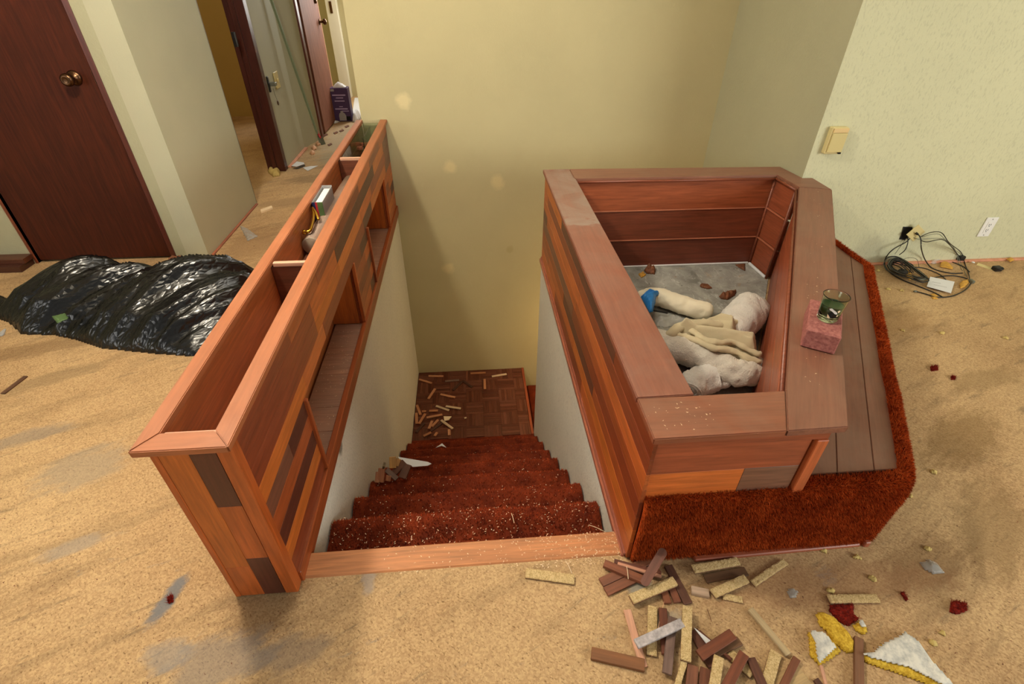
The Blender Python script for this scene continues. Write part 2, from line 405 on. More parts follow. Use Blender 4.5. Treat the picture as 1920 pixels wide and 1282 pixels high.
def lathe(name, prof, loc, mat, parent=None, segs=24, rot=None):
    V = []; F = []; n = len(prof)
    for (r, z) in prof:
        for k in range(segs):
            a = 2*math.pi*k/segs; V.append((r*math.cos(a), r*math.sin(a), z))
    for i in range(n-1):
        for k in range(segs):
            k2 = (k+1) % segs; F.append((i*segs+k, i*segs+k2, (i+1)*segs+k2, (i+1)*segs+k))
    F.append(tuple(range(segs))[::-1]); F.append(tuple(range((n-1)*segs, n*segs)))
    mw = Matrix.Translation(loc)
    if rot is not None: mw = mw @ rot
    return link(name, mesh(V, F, True), mat, parent, mw)
def sdist(poly, x, y):
    d = 1e9; ins = False; n = len(poly)
    for i in range(n):
        ax, ay = poly[i][0], poly[i][1]; bx, by = poly[(i+1) % n][0], poly[(i+1) % n][1]
        t = max(0, min(1, ((x-ax)*(bx-ax)+(y-ay)*(by-ay))/((bx-ax)**2+(by-ay)**2+1e-12)))
        d = min(d, math.hypot(x-ax-t*(bx-ax), y-ay-t*(by-ay)))
        if (ay > y) != (by > y) and x < (bx-ax)*(y-ay)/(by-ay)+ax: ins = not ins
    return d if ins else -d
def heap(name, poly, hf, res, mat, parent=None, z=0., edge=.06, under=.003, pw=.5):
    """closed sheet over a footprint polygon with height hf(x,y), falling to z at its rim"""
    xs = [p[0] for p in poly]; ys = [p[1] for p in poly]; x0, x1, y0, y1 = min(xs), max(xs), min(ys), max(ys)
    nx = int((x1-x0)/res)+3; ny = int((y1-y0)/res)+3; idx = {}; V = []; F = []
    sd = {}
    for i in range(nx):
        for j in range(ny):
            x = x0-res+i*res; y = y0-res+j*res; sd[i, j] = sdist(poly, x, y)
    for i in range(nx):
        for j in range(ny):
            if sd[i, j] > -res*.75:
                x = x0-res+i*res; y = y0-res+j*res; s = max(0, sd[i, j]); k = min(1, s/edge)**pw
                idx[i, j] = len(V); V.append(Vector((x, y, z+under+k*hf(x, y))))
    nt = len(V)
    for v in list(V): V.append(Vector((v.x, v.y, z)))
    E = {}
    for i in range(nx-1):
        for j in range(ny-1):
            q = [(i, j), (i+1, j), (i+1, j+1), (i, j+1)]
            if all(p in idx for p in q):
                a = [idx[p] for p in q]; F.append(tuple(a)); F.append(tuple(x+nt for x in reversed(a)))
                for k in range(4):
                    e = (a[k], a[(k+1) % 4])
                    if (e[1], e[0]) in E: del E[e[1], e[0]]
                    else: E[e] = 1
    for (a, b) in E: F.append((b, a, a+nt, b+nt))
    c = Vector(((x0+x1)/2, (y0+y1)/2, z)); V = [v-c for v in V]
    me = mesh(V, F, True)
    return link(name, me, mat, parent, Matrix.Translation(c))
def ridged(x, y, ang, fa, fl, seed=0.):
    c, s = math.cos(ang), math.sin(ang); u = x*c+y*s; v = -x*s+y*c
    return 1-abs(noise.noise(Vector((u*fl, v*fa, seed)))*2)
def tris(name, A, B, C, mat, parent=None, label=None):
    """many loose triangles from numpy arrays as one 'stuff' mesh"""
    n = len(A); V = np.empty((n*3, 3), np.float32); V[0::3] = A; V[1::3] = B; V[2::3] = C
    me = bpy.data.meshes.new(name); me.vertices.add(n*3); me.vertices.foreach_set('co', V.ravel())
    me.loops.add(n*3); me.loops.foreach_set('vertex_index', np.arange(n*3, dtype=np.int32))
    me.polygons.add(n); me.polygons.foreach_set('loop_start', np.arange(0, n*3, 3, dtype=np.int32))
    me.update(); me.validate()
    return link(name, me, mat, parent, Matrix.Identity(4))
def pile(name, P, Nn, length, width, mat, parent=None, lean=.5, down=0.):
    n = len(P); r = rng.normal(size=(n, 3)); r -= Nn*(r*Nn).sum(1)[:, None]; r /= np.linalg.norm(r, axis=1)[:, None]+1e-9
    s = np.cross(Nn, r); ln = length*rng.uniform(.6, 1.15, n)[:, None]
    d = Nn+r*lean*rng.uniform(0, 1, n)[:, None]; d[:, 2] -= down; d /= np.linalg.norm(d, axis=1)[:, None]
    A = P-s*width/2; B = P+s*width/2
    o = tris(name, A, B, P+d*ln, mat, parent); o['kind'] = 'stuff'; return o
def flakes(P, size, rngz=.3):
    n = len(P); a = rng.uniform(0, 2*np.pi, n); l = size*rng.uniform(.4, 1.6, n); w_ = l*rng.uniform(.18, .5, n)
    d = np.stack([np.cos(a), np.sin(a), rng.uniform(-rngz, rngz, n)], 1); s = np.stack([-np.sin(a), np.cos(a), rng.uniform(-rngz, rngz, n)], 1)
    A = P-d*l[:, None]/2-s*w_[:, None]/2; B = P+d*l[:, None]/2-s*w_[:, None]/3; C = P+s*w_[:, None]/2
    return A, B, C

# tones (sRGB albedo)
ORANGE = (184, 94, 40); AMBER = (190, 102, 38); MID = (160, 80, 38); RED = (136, 64, 34); DARK = (92, 48, 34); MAUVE = (114, 70, 50)
TONES = [ORANGE, AMBER, MID, RED, ORANGE, RED, DARK, MAUVE, MID, AMBER, DARK]
def tone(): return random.choice(TONES)
def jit(c, a=10):
    d = random.uniform(-a, a); return tuple(max(0, min(255, v+d)) for v in c)

# ================================================================== SETTING
S = 'structure'
def struct(name, parts, mat):
    """several boxes as one mesh"""
    bm = bmesh.new()
    for a, b in parts:
        a, b = Vector(a), Vector(b); m = Matrix.Translation((a+b)/2) @ Matrix.Diagonal((*(b-a), 1))
        bmesh.ops.create_cube(bm, size=1, matrix=m)
    me = bpy.data.meshes.new(name); bm.to_mesh(me); bm.free()
    o = link(name, me, mat); o['kind'] = S; return o
XL, XR, YF, YE, YB = -.515, .400, .80, 2.683, 3.459
YW, XC = 2.473, 1.703
struct('floor', [((-5, -3, -.1), (6, YF, 0)), ((-5, YF, -.1), (XL-.015, 9, 0)), ((XR+.015, YF, -.1), (6, YE, 0)),
                 ((1.62, YE, -.1), (6, YB+.1, 0)), ((XL-.015, YB+.1, -.1), (2, 9, 0))], M['floor'])
struct('ceiling', [((-5, .55, 2.44), (6, 9, 2.54))], M['ceiling'])
struct('wall_back', [((-.66, YB, -3.2), (3.2, YB+.1, 2.44)), ((-.66, YB+.1, 0), (-.56, 6.9, 2.44))], M['wall_back'])
# return wall between back wall and right wall (slightly skewed) and the right wall
o = prism('wall_right_return', [(1.625, YB), (XC, YW), (XC+.1, YW+.05), (1.75, YB)], 0, 2.44, M['wall_left'], bev=0); o['kind'] = S
struct('wall_right', [((XC, YW, 0), (6, YW+.1, 2.44))], M['wall_right'])
struct('wall_far_right', [((6, -3, 0), (6.1, YW, 2.44))], M['wall_right'])
DXl, DXr, YD, XH = -2.475, -1.737, 2.822, -1.536
struct('wall_left', [((-5, YD, 0), (DXl, YD+.12, 2.44)), ((DXr, YD, 0), (XH-.12, YD+.12, 2.44)), ((DXl, YD, 2.03), (DXr, YD+.12, 2.44)), ((-5, -3, 0), (-4.9, YD, 2.44))], M['wall_left'])
struct('wall_hall', [((XH-.12, YD, 0), (XH, 3.685, 2.44)), ((XH-.12, 4.45, 0), (XH, 5.09, 2.44)), ((XH-.12, 3.685, 2.03), (XH, 4.45, 2.44)), ((-1.60, 5.78, 2.03), (-1.45, 6.3, 2.44))], M['wall_hall'])
o = prism('wall_hall_jog', [(XH, 5.09), (-1.45, 5.40), (-1.60, 5.40), (XH-.12, 5.09)], 0, 2.44, M['wall_hall'], bev=0); o['kind'] = S
struct('wall_closet', [((-5, 6.42, 0), (-1.66, 6.52, 2.44)), ((-5, 3.0, 0), (-4.9, 6.42, 2.44)), ((-2.9, YD+.12, 0), (-2.8, 3.7, 2.44))], M['yellow'])
struct('wall_hall_end', [((-2.4, 7.48, 0), (-.4, 7.58, 2.44)), ((-1.82, 7.1, 0), (-1.76, 7.48, 2.44)), ((-2.5, 6.52, 0), (-2.4, 7.58, 2.44)), ((-.56, 6.9, 0), (-.4, 7.48, 2.44))], M['wall_back'])
# white door casing at the far end of the hall
t = box('trim_1', (-1.62, 7.40, 0), (-1.49, 7.48, 2.1), plain('white_gloss', (232, 226, 205), .4), bev=.004, grain='z'); t['kind'] = S
box('strike_plate', Vector((-1.575, 7.392, .93)), Vector((-1.545, 7.40, 1.05)), M['bronze'], t)
# doorway casings in the hall (dark stained)
DK = (74, 34, 24)
t = box('trim_2', (XH-.13, 4.40, 0), (XH+.012, 4.47, 2.03), M['wood'], color=DK, bev=.004, grain='z'); t['kind'] = S
box('door_stop', (XH-.085, 4.385, 0), (XH-.05, 4.40, 2.03), M['wood'], t, DK, grain='z')
h = box('hinge', Xp(441, 88, XH-.06)-Vector((0, .012, .0)), Xp(441, 88, XH-.06)+Vector((.02, .02, .09)), M['black'], t)
t = box('trim_3', (XH-.13, 3.675, 0), (XH-.0, 3.69, 2.03), M['wood'], color=DK, bev=.002, grain='z'); t['kind'] = S
t = box('trim_4', (-1.60, 5.40, 0), (-1.435, 5.47, 2.03), M['wood'], color=(96, 42, 30), bev=.004, grain='z'); t['kind'] = S
box('door_stop', (-1.55, 5.47, 0), (-1.46, 5.56, 2.03), M['wood'], t, (40, 22, 18), grain='z')
# far hall door leaf
t = box('door_2', (-1.48, 5.58, .012), (-1.445, 6.26, 2.03), M['door'], color=(160, 108, 88), bev=.003, grain='z'); t['kind'] = S
box('leaf_edge', (-1.48, 6.25, .012), (-1.443, 6.27, 2.03), M['pale_wood'], t)
kn = lathe('door_knob', [(.003, 0), (.028, .0), (.028, .006), (.011, .01), (.011, .035), (.024, .042), (.029, .055), (.024, .068), (.004, .074)], Vector((-1.445, 6.19, .93)), M['bronze'], t, 20, Matrix.Rotation(math.pi/2, 4, 'Y'))
lathe('deadbolt', [(.003, 0), (.026, 0), (.026, .014), (.012, .02), (.004, .022)], Vector((-1.445, 6.16, 1.11)), M['bronze'], t, 20, Matrix.Rotation(math.pi/2, 4, 'Y'))
# closet door
t = box('door_1', (DXl+.005, YD+.012, .012), (DXr-.012, YD+.05, 2.03), M['door'], color=(74, 30, 11), bev=.002, grain='z'); t['kind'] = S
Rk = Matrix.Rotation(math.pi/2, 4, 'X')
kp = Yp(140, 146, YD+.012)
lathe('door_knob', [(.003, 0), (.033, 0), (.033, .004), (.026, .010), (.012, .014), (.011, .036), (.022, .042), (.028, .052), (.027, .064), (.017, .072), (.014, .070), (.004, .070)], kp, M['bronze'], t, 28, Rk)
box('latch_plate', (DXr-.016, YD+.008, kp.z-.03), (DXr-.0125, YD+.03, kp.z+.03), M['bronze'], t)
t = box('trim_5', (DXr-.004, YD-.006, 0), (DXr+.022, YD+.06, 2.05), M['wood'], color=(86, 38, 26), bev=.002, grain='z'); t['kind'] = S
t = box('trim_6', (DXl-.016, YD-.004, 0), (DXl, YD+.06, 2.05), M['wood'], color=(120, 62, 38), bev=.002, grain='z'); t['kind'] = S
struct('wall_closet_back', [((DXl-.1, YD+.2, 0), (DXr+.1, YD+.25, 2.44))], M['dark'])
# baseboard left of the closet door
t = thing('baseboard_left', None, None, (-2.8, YD-.06, 0)); t['kind'] = S
box('plinth', (-3.4, YD-.11, 0), (DXl-.02, YD-.002, .035), M['wood'], t, (74, 40, 26))
box('cap_strip', (-3.4, YD-.075, .035), (DXl-.008, YD-.002, .062), M['wood'], t, (92, 50, 32))
# carpet tack strips / pink raw wood at wall feet
t = box('trim_7', (2.05, YW-.022, 0), (5.5, YW-.001, .009), M['tack'], bev=.001); t['kind'] = S
t = box('trim_8', (XH+.001, 2.83, 0), (XH+.016, 3.66, .008), M['wood_matte'], color=(170, 100, 70), bev=.001, grain='y'); t['kind'] = S
t = box('trim_9', (XH+.001, 4.5, 0), (XH+.03, 5.08, .009), M['tack'], bev=.001, grain='y'); t['kind'] = S
# stairwell walls
struct('wall_stair_left', [((XL-.09, YF-.04, -3.2), (XL-.001, YB, -.018))], M['wall_well'])
struct('wall_stair_right', [((XR+.001, YF-.04, -3.2), (XR+.13, YE, -.018))], M['wall_well'])
struct('wall_stair_lower', [((XR+.13, YE-.1, -3.2), (3.2, YE-.02, -.02))], M['wall_well'])
struct('wall_stair_front', [((XL-.09, YF-.09, -3.2), (XR+.13, YF-.045, -.1))], M['wall_well'])

# ================================================================== STAIRS
RISE, Z1, N1, TR = .191, -.129, 1.084, .2327
st = thing('staircase', 'staircase with rust red shag carpet going down between white walls to a landing', 'staircase', (-.06, .9, -.3))
def step_profile(k):
    z = Z1-RISE*k; n = N1+TR*k; y0 = .868 if k == 0 else n-TR-.062; r = .029
    pts = [(y0, z, 0, 1)]
    m = 6
    m = 12
    for i in range(1, m):
        y = y0+(n-r-y0)*i/m; t = max(0, min(1, (y-(n-.095))/.045)); pts.append((y, z-.014*(1-t*t*(3-2*t)), 0, 1))
    pts[0] = (y0, z-.014, 0, 1)
    for i in range(7):
        a = math.pi/2-math.pi*i/6*.92; pts.append((n-r+r*math.cos(a), z-r+r*math.sin(a), math.cos(a), math.sin(a)))
    yr = n-.066
    for i in range(1, 5): pts.append((yr+.002*(4-i), z-2*r-.005-(RISE-2*r-.007)*i/4, 1, 0))
    return pts
def wav(x, y, z): return .007*noise.noise(Vector((x*5, y*9, z*6)))+.003*noise.noise(Vector((x*17, y*17, z*17)))
PP = []; NN = []; WW = []
for k in range(7):
    pr = step_profile(k); nx = 46; V = []; F = []; x0, x1 = XL+.006, XR-.006
    for i in range(nx+1):
        x = x0+(x1-x0)*i/nx
        for (y, z, ny, nz) in pr:
            e = 0 if (y, z) == pr[0][:2] else 1
            d = wav(x, y, z)*e; V.append((x, y+ny*d, z+nz*d))
    m = len(pr)
    for i in range(nx):
        for j in range(m-1): F.append((i*m+j, (i+1)*m+j, (i+1)*m+j+1, i*m+j+1))
    F.append(tuple(range(m))); F.append(tuple(nx*m+j for j in range(m))[::-1])
    F.append((0, m-1, nx*m+m-1, nx*m))
    V, c = centred(V)
    o = link('step', mesh(V, F, True), M['stair_carpet'], st, Matrix.Translation(c))
    L_ = [0]
    for a, b in zip(pr, pr[1:]): L_.append(L_[-1]+math.hypot(b[0]-a[0], b[1]-a[1]))
    nb = int((12000 if k == 0 else 9000 if k < 4 else 5000))
    s = rng.uniform(0, L_[-1], nb); xx = rng.uniform(x0, x1, nb); pa = np.array(pr); LL = np.array(L_)
    cols = [np.interp(s, LL, pa[:, q]) for q in range(4)]
    for i in range(nb):
        d = wav(xx[i], cols[0][i], cols[1][i]) if s[i] > .005 else 0
        WW.append(random.random() < max(0., min(1., (cols[0][i]-(N1+TR*k-.085))/.06)))  # chance of highlight-coloured pile, rising towards the nosing
        PP.append((xx[i], cols[0][i]+cols[2][i]*d, cols[1][i]+cols[3][i]*d)); NN.append((0, cols[2][i], cols[3][i]))
PP = np.array(PP); NN = np.array(NN, float); NN /= np.linalg.norm(NN, axis=1)[:, None]
WW = np.array(WW)
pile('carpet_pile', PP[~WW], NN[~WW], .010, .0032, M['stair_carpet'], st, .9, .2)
pile('nose_lit_pile', PP[WW], NN[WW], .010, .0032, M['nose_lit_carpet'], st, .9, .2)  # light nose band painted in to set off each step edge
# next flight seen past the landing
st2 = thing('lower_staircase', 'dark sliver of red carpeted steps leading on down to the right of the landing', 'staircase', (.55, 3.05, -1.7))
for k in range(3):
    box('step', (XR+.02+.24*k, YE, -1.9-.191*k), (XR+.3+.24*k, YB-.002, -1.655-.191*k), M['stair_carpet'], st2, bev=.02, grain='y')
# threshold board
th = thing('threshold_board', 'oak threshold board across the top of the stairs, dusted with shavings', 'threshold', (-.06, .8, 0))
box('nosing_board', (XL+.001, .795, -.03), (XR-.001, .872, .004), M['wood_matte'], th, (206, 138, 86), .004)
box('front_strip', (XL+.001, .762, -.02), (XR-.001, .794, -.0005), M['wood_matte'], th, (196, 122, 76), .003)
# landing with parquet
ZL = -1.463
ld = struct('landing', [((XL, YE-.30, ZL-.06), (XR, YB, ZL-.006))], M['dark'])
box('carpet_edge', (XL, YE-.24, ZL-.03), (XR, YE-.018, ZL+.002), M['stair_carpet'], ld, bev=.004)
fin, sq = .0225, .135; cnt = 0
for i in range(8):
    for j in range(6):
        ax, ay = XL+.002+i*sq, YB-.002-(j+1)*sq
        for q in range(6):
            if (i+j) % 2: a = (ax+q*fin, ay); b = (ax+(q+1)*fin-.0006, ay+sq-.0006)
            else: a = (ax, ay+q*fin); b = (ax+sq-.0006, ay+(q+1)*fin-.0006)
            b = (min(b[0], XR-.022), b[1]); a = (a[0], max(a[1], YE-.02)); 
            if b[0]-a[0] < .006 or b[1]-a[1] < .006 or cnt >= 298: continue
            cnt += 1; g = 'y' if (i+j) % 2 else 'x'
            box('parquet_strip', (a[0], a[1], ZL-.0058), (b[0], b[1], ZL+random.uniform(-.0006, .0006)), M['wood'], ld, jit((106, 54, 34), 14), .0006, g)
box('edge_strip', (XR-.021, YE-.02, ZL-.0058), (XR-.0, YB-.002, ZL+.004), M['wood'], ld, (150, 70, 40), .002, 'y')

# ================================================================== DIVIDER PLANTER (left half wall)
dv = thing('divider_planter', 'long narrow wooden half wall planter in parquet staves at the left of the stairs', 'planter', (-.6, 2.0, 0))
XO, XI, YN, ZT = -.677, -.515, .757, .604
box('outer_panel', (XO, YN+.012, .0), (XO+.014, YB-.002, .585), M['wood'], dv, (206, 128, 76), .001, 'y')
box('inner_core', (XI-.026, YN+.012, .345), (XI-.011, YB-.002, .583), M['wood'], dv, MID, .001, 'y')
box('inner_core', (XI-.026, YN+.012, -.016), (XI-.011, 1.15, .344), M['wood'], dv, MID, .001, 'y')
box('inner_core', (XI-.026, 2.02, -.016), (XI-.011, 2.385, .344), M['wood'], dv, MID, .001, 'y')
box('inner_core', (XI-.026, 3.10, -.016), (XI-.011, YB-.002, .344), M['wood'], dv, MID, .001, 'y')
# staves of the inner face
def stave_row(z0, z1, y0, y1, x0, x1, parent, minl=.22, maxl=.62, tones=None):
    y = y0
    while y < y1-.001:
        l = random.uniform(minl, maxl); e = min(y1, y+l)
        if y1-e < .08: e = y1
        box('stave', (x0, y, z0+.0004), (x1-random.uniform(0, .0006), e-.0005, z1-.0004), M['wood'], parent, jit(random.choice(tones or TONES), 8), .0007, 'y')
        y = e
rh = .0598
for r in range(4): stave_row(.345+r*rh, .345+(r+1)*rh, YN+.032, YB-.004, XI-.010, XI, dv)
for r in range(5):
    z0 = .045+r*.06
    stave_row(z0, z0+.06, YN+.032, 1.148, XI-.010, XI, dv, .15, .4); stave_row(z0, z0+.06, 2.022, 2.383, XI-.010, XI, dv, .15, .3); stave_row(z0, z0+.06, 3.102, YB-.004, XI-.010, XI, dv, .15, .3)
box('corner_stile', (XI-.032, YN-.002, 0.003), (XI+.003, YN+.031, .584), M['wood'], dv, ORANGE, .003, 'z')
box('bottom_rail', (XI-.012, YN+.032, -.018), (XI+.010, YB-.003, .044), M['wood'], dv, MID, .003, 'y')
for y in (1.149, 2.386): box('trim_stick', (XI-.012, y-.004, .0445), (XI+.010, y+.010, .347), M['wood'], dv, MID, .002, 'z')
for y in (2.008, 3.092): box('trim_stick', (XI-.012, y, .0445), (XI+.004, y+.012, .347), M['wood'], dv, ORANGE, .002, 'z')
for (a, b) in ((1.15, 2.02), (2.385, 3.10)):
    y = a
    while y < b-.01:
        e = min(b, y+random.uniform(.12, .2))
        if b-e < .05: e = b
        box('shelf_tile', (XO+.024, y, .012), (XI-.0125, e-.001, .030), M['shelf_wood'], dv, jit((184, 132, 104), 12), .001, 'x'); y = e
    box('niche_side', (XO+.015, b-.001, .031), (XI-.027, b+.012, .40), M['wood'], dv, AMBER, .001, 'z')
    box('niche_side', (XO+.015, a-.012, .031), (XI-.027, a+.001, .40), M['wood'], dv, RED, .001, 'z')
box('trough_floor', (XO+.022, YN+.03, .402), (XI-.03, YB-.004, .42), M['shelf_wood'], dv, MID, .001, 'y')
box('raised_floor', (XO+.0225, 1.56, .4205), (XI-.0305, 2.689, .463), M['shelf_wood'], dv, MID, .001, 'y')
# end face
box('end_core', (XO+.002, YN+.006, 0.003), (XI-.033, YN+.02, .584), M['wood'], dv, MID, .001, 'z')
box('corner_stile', (XO-.001, YN-.002, 0.003), (XO+.014, YN+.0055, .584), M['wood'], dv, ORANGE, .002, 'z')
for (x0, x1, z0, z1, c) in ((-.6625, -.602, .14, .585, AMBER), (-.6625, -.602, .004, .1395, ORANGE), (-.6015, -.5475, .385, .585, DARK),
                            (-.6015, -.5475, .175, .3845, ORANGE), (-.6015, -.5475, .004, .1745, DARK)):
    box('stave', (x0, YN, z0), (x1, YN+.0055, z1), M['wood'], dv, c, .0006, 'z')
# cap frame with mitred corners
cz0, cz1 = .586, ZT
def cap_piece(poly, dx): prism('cap_strip', poly, cz0, cz1, M['pale_cap'], dv, (168, 100, 60), .002, dx)
co_, ci_ = -.692, -.654; ri_, ro_ = -.545, -.502; yn, yi = .733, .783
cap_piece([(co_, yn), (ci_, yi), (ci_, YB-.002), (co_, YB-.002)], (0, 1, 0))
cap_piece([(ro_, yn), (ri_, yi), (ri_, YB-.002), (ro_, YB-.002)], (0, 1, 0))
cap_piece([(co_+.0008, yn), (ro_-.0008, yn), (ri_-.0008, yi-.0006), (ci_+.0008, yi-.0006)], (1, 0, 0))
box('cleat', (ci_+.001, yi+.0005, .57), (ri_-.001, yi+.012, .593), M['pale_cap'], dv, (226, 170, 140), .001)
for y, c in ((1.545, (226, 178, 146)), (2.69, (222, 172, 140))):
    box('partition', (XO+.016, y, .4205), (XI-.0275, y+.014, .58), M['shelf_wood'], dv, (120, 70, 48), .001, 'x')
    box('partition_edge', (ci_+.001, y-.001, .5805), (ri_-.001, y+.015, .594), M['pale_cap'], dv, c, .001, 'x')

# ================================================================== PLANTER BOX (right)
pb = thing('planter_box', 'big wooden planter box with wide dusty cap boards at the right of the stairs', 'planter', (.9, 1.7, 0))
c0, c1 = .495, .515
capc = (158, 100, 80)
prism('cap_board', [(.39, .767), (.705, .769), (.773, .9045), (.39, .9045)], c0, c1, M['cap'], pb, (144, 82, 54), .0025, (1, 0, 0))
prism('cap_board', [(.39, .9055), (.537, .9075), (.537, 2.53), (.53, 2.545), (.53, 2.69), (.39, 2.69)], c0, c1, M['cap_dusty'], pb, (138, 80, 58), .0025, (0, 1, 0))
dgn = Vector((1.754-.856, 2.296-.771, 0)).normalized()
prism('cap_board', [(.706, .769), (.856, .771), (1.754, 2.295), (1.611, 2.339), (.775, .906)], c0, c1, M['cap'], pb, (138, 86, 64), .0025, tuple(dgn))
prism('cap_board', [(.531, 2.546), (.54, 2.531), (1.595, 2.52), (1.611, 2.341), (1.754, 2.297), (1.754, 2.466), (1.702, 2.4665), (1.68, 2.655), (.531, 2.69)], c0, c1, M['cap'], pb, (144, 96, 74), .0025, (1, 0, 0))
# rounded lip along the inner edges
for a, b in (((.545, 2.524), (1.588, 2.512)), ((1.588, 2.512), (1.602, 2.34)), ((1.602, 2.34), (.772, .912))):
    tube('inner_lip', [Vector((*a, .499)), Vector((*b, .499))], .0065, M['wood'], pb, (140, 74, 48), segs=8, cap='flat')
# walls
box('wall_core', (XR+.012, .80, .0), (.50, 2.665, .494), M['wood'], pb, MID, .001, 'y')
box('wall_core', (.50, 2.56, .0), (1.67, 2.665, .494), M['wood'], pb, MID, .001, 'x')
box('wall_core', (.501, .80, .0), (.82, .875, .494), M['wood'], pb, MID, .001, 'x')
# left face staves, bottom moulding
r = 0; z = .006
for hgt in (.075, .06, .055, .065, .05, .06, .055, .065):
    z1 = min(z+hgt, .493); stave_row(z, z1, .782, 2.668, XR-.0, XR+.0115, pb, .35, 1.0, [MID, RED, RED, DARK, MAUVE, ORANGE, MID, AMBER]); z = z1
box('bottom_moulding', (XR-.012, .790, -.0175), (XR+.003, 2.672, .005), M['wood'], pb, (170, 100, 74), .003, 'y')
box('bottom_moulding', (XR-.006, .789, .0055), (XR+.002, 2.671, .016), M['wood'], pb, (150, 84, 62), .002, 'y')
# inner back boards (three, with lips) and inner right-back panels
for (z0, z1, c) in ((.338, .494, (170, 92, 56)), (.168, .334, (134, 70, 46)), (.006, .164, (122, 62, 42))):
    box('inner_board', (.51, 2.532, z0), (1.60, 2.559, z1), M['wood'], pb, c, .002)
    if z0 > .1: box('board_lip', (.51, 2.526, z0-.0035), (1.597, 2.5315, z0+.002), M['wood'], pb, (206, 130, 96), .0008)
    e = Vector((1.612-1.597, 2.335-2.53, 0)); l = e.length-.02; m_ = Vector((1.606, 2.433, (z0+z1)/2))
    board('inner_board', m_+Vector((.010, 0, 0)), e, (0, 0, 1), l, z1-z0-.006, .018, M['wood'], pb, (158, 84, 54))
    if z0 > .1: board('board_lip', Vector((1.600, 2.433, z0)), e, (0, 0, 1), l, .006, .012, M['wood'], pb, (196, 120, 86))
tube('corner_bead', [Vector((1.592, 2.522, .006)), Vector((1.592, 2.522, .49))], .007, M['wood'], pb, (150, 82, 54), segs=8, cap='flat')
tube('corner_bead', [Vector((1.600, 2.338, .006)), Vector((1.600, 2.338, .49))], .007, M['wood'], pb, (130, 70, 46), segs=8, cap='flat')
# inner diagonal wall: horizontal boards
e = dgn; nrm = Vector((e.y, -e.x, 0)); a0 = Vector((.782, .905, 0)); a1 = Vector((1.612, 2.333, 0)); ln = (a1-a0).length
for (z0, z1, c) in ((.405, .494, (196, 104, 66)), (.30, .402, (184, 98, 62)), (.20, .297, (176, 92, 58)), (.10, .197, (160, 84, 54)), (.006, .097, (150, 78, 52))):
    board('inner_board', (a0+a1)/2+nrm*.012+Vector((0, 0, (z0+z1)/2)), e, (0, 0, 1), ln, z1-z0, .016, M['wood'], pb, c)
b0 = Vector((.842, .80, 0)); b1 = Vector((1.722, 2.29, 0)); 
for (z0, z1, c) in ((.27, .38, MID), (.3805, .494, RED)):
    board('outer_board', (b0+b1)/2-nrm*.012+Vector((0, 0, (z0+z1)/2)), e, (0, 0, 1), (b1-b0).length, z1-z0, .02, M['wood'], pb, c)
# front staves
fy0, fy1 = .788, .7995
box('front_fascia', (.402, .784, .462), (.835, fy1, .494), M['wood'], pb, (150, 76, 48), .001)
box('stave', (.402, fy0, .365), (.798, fy1, .4615), M['wood'], pb, (164, 84, 52), .0008)
box('stave', (.402, fy0, .262), (.655, fy1, .3645), M['wood'], pb, (216, 116, 52), .0008)
box('stave', (.6555, fy0, .262), (.798, fy1, .3645), M['wood'], pb, (132, 92, 72), .0008)
box('stave', (.402, fy0, .008), (.80, fy1, .2615), M['wood'], pb, RED, .0008)
box('corner_post', (.806, .779, .25), (.836, .7995, .4615), M['wood'], pb, (206, 108, 60), .002, 'z')
prism('soil_bed', [(.505, .88), (.765, .88), (1.615, 2.34), (1.60, 2.53), (.505, 2.53)], .0012, .004, M['concrete'], pb, bev=0)
box('plaster_fillet', (.56, 2.518, .004), (1.585, 2.529, .013), M['paper'], pb, bev=.003)
board('plaster_fillet', Vector((1.592, 2.43, .010)), (.012, -.17, 0), (1, 0, 0), .17, .014, .014, M['paper'], pb, bev=.004)

# ================================================================== BENCH
bn = thing('carpeted_bench', 'low bench of dusty boards edged and fronted with orange shag carpet', 'bench', (1.3, 1.4, 0))
ZB = .270
def halfclip(poly, px, py, nx, ny):
    out = []
    for i in range(len(poly)):
        a, b = poly[i], poly[(i+1) % len(poly)]; da = (a[0]-px)*nx+(a[1]-py)*ny; db = (b[0]-px)*nx+(b[1]-py)*ny
        if da >= 0: out.append(a)
        if da*db < 0: t_ = da/(da-db); out.append((a[0]+(b[0]-a[0])*t_, a[1]+(b[1]-a[1])*t_))
    return out
r0 = Vector((1.145, .83)); rd = Vector((1.822-1.145, 1.97-.83)).normalized(); rn = Vector((-rd.y, rd.x))  # rn points left (inwards)
full = [(.82, .83), (3, .83), (3, 2.44), (.82, 2.44)]
full = halfclip(full, 1.815, 0, -1, 0)
edges_ = [.002, .0655, .157, .262]
for q in range(3):
    P_ = halfclip(full, r0.x+rn.x*edges_[q], r0.y+rn.y*edges_[q], rn.x, rn.y)
    P_ = halfclip(P_, r0.x+rn.x*(edges_[q+1]-.0012), r0.y+rn.y*(edges_[q+1]-.0012), -rn.x, -rn.y)
    P_ = halfclip(P_, .8225, 0, 1, 0)
    # stay clear of the planter's outer diagonal wall
    P_ = halfclip(P_, b0.x+nrm.x*.002, b0.y+nrm.y*.002, nrm.x, nrm.y) if q == 2 else P_
    if len(P_) > 2: prism('top_board', P_, ZB-.022, ZB, M['bench_wood'], bn, [(150, 96, 72), (144, 88, 64), (136, 84, 62)][q], .0015, (rd.x, rd.y, 0))
# body under the boards
outl = [(.845, .80), (1.142, .80), (1.165, .835), (1.835, 1.965), (1.835, 2.468), (1.76, 2.468), (1.72, 2.31)]
prism('plinth_body', outl, .0, ZB-.0225, M['bench_carpet'], bn, bev=.004)
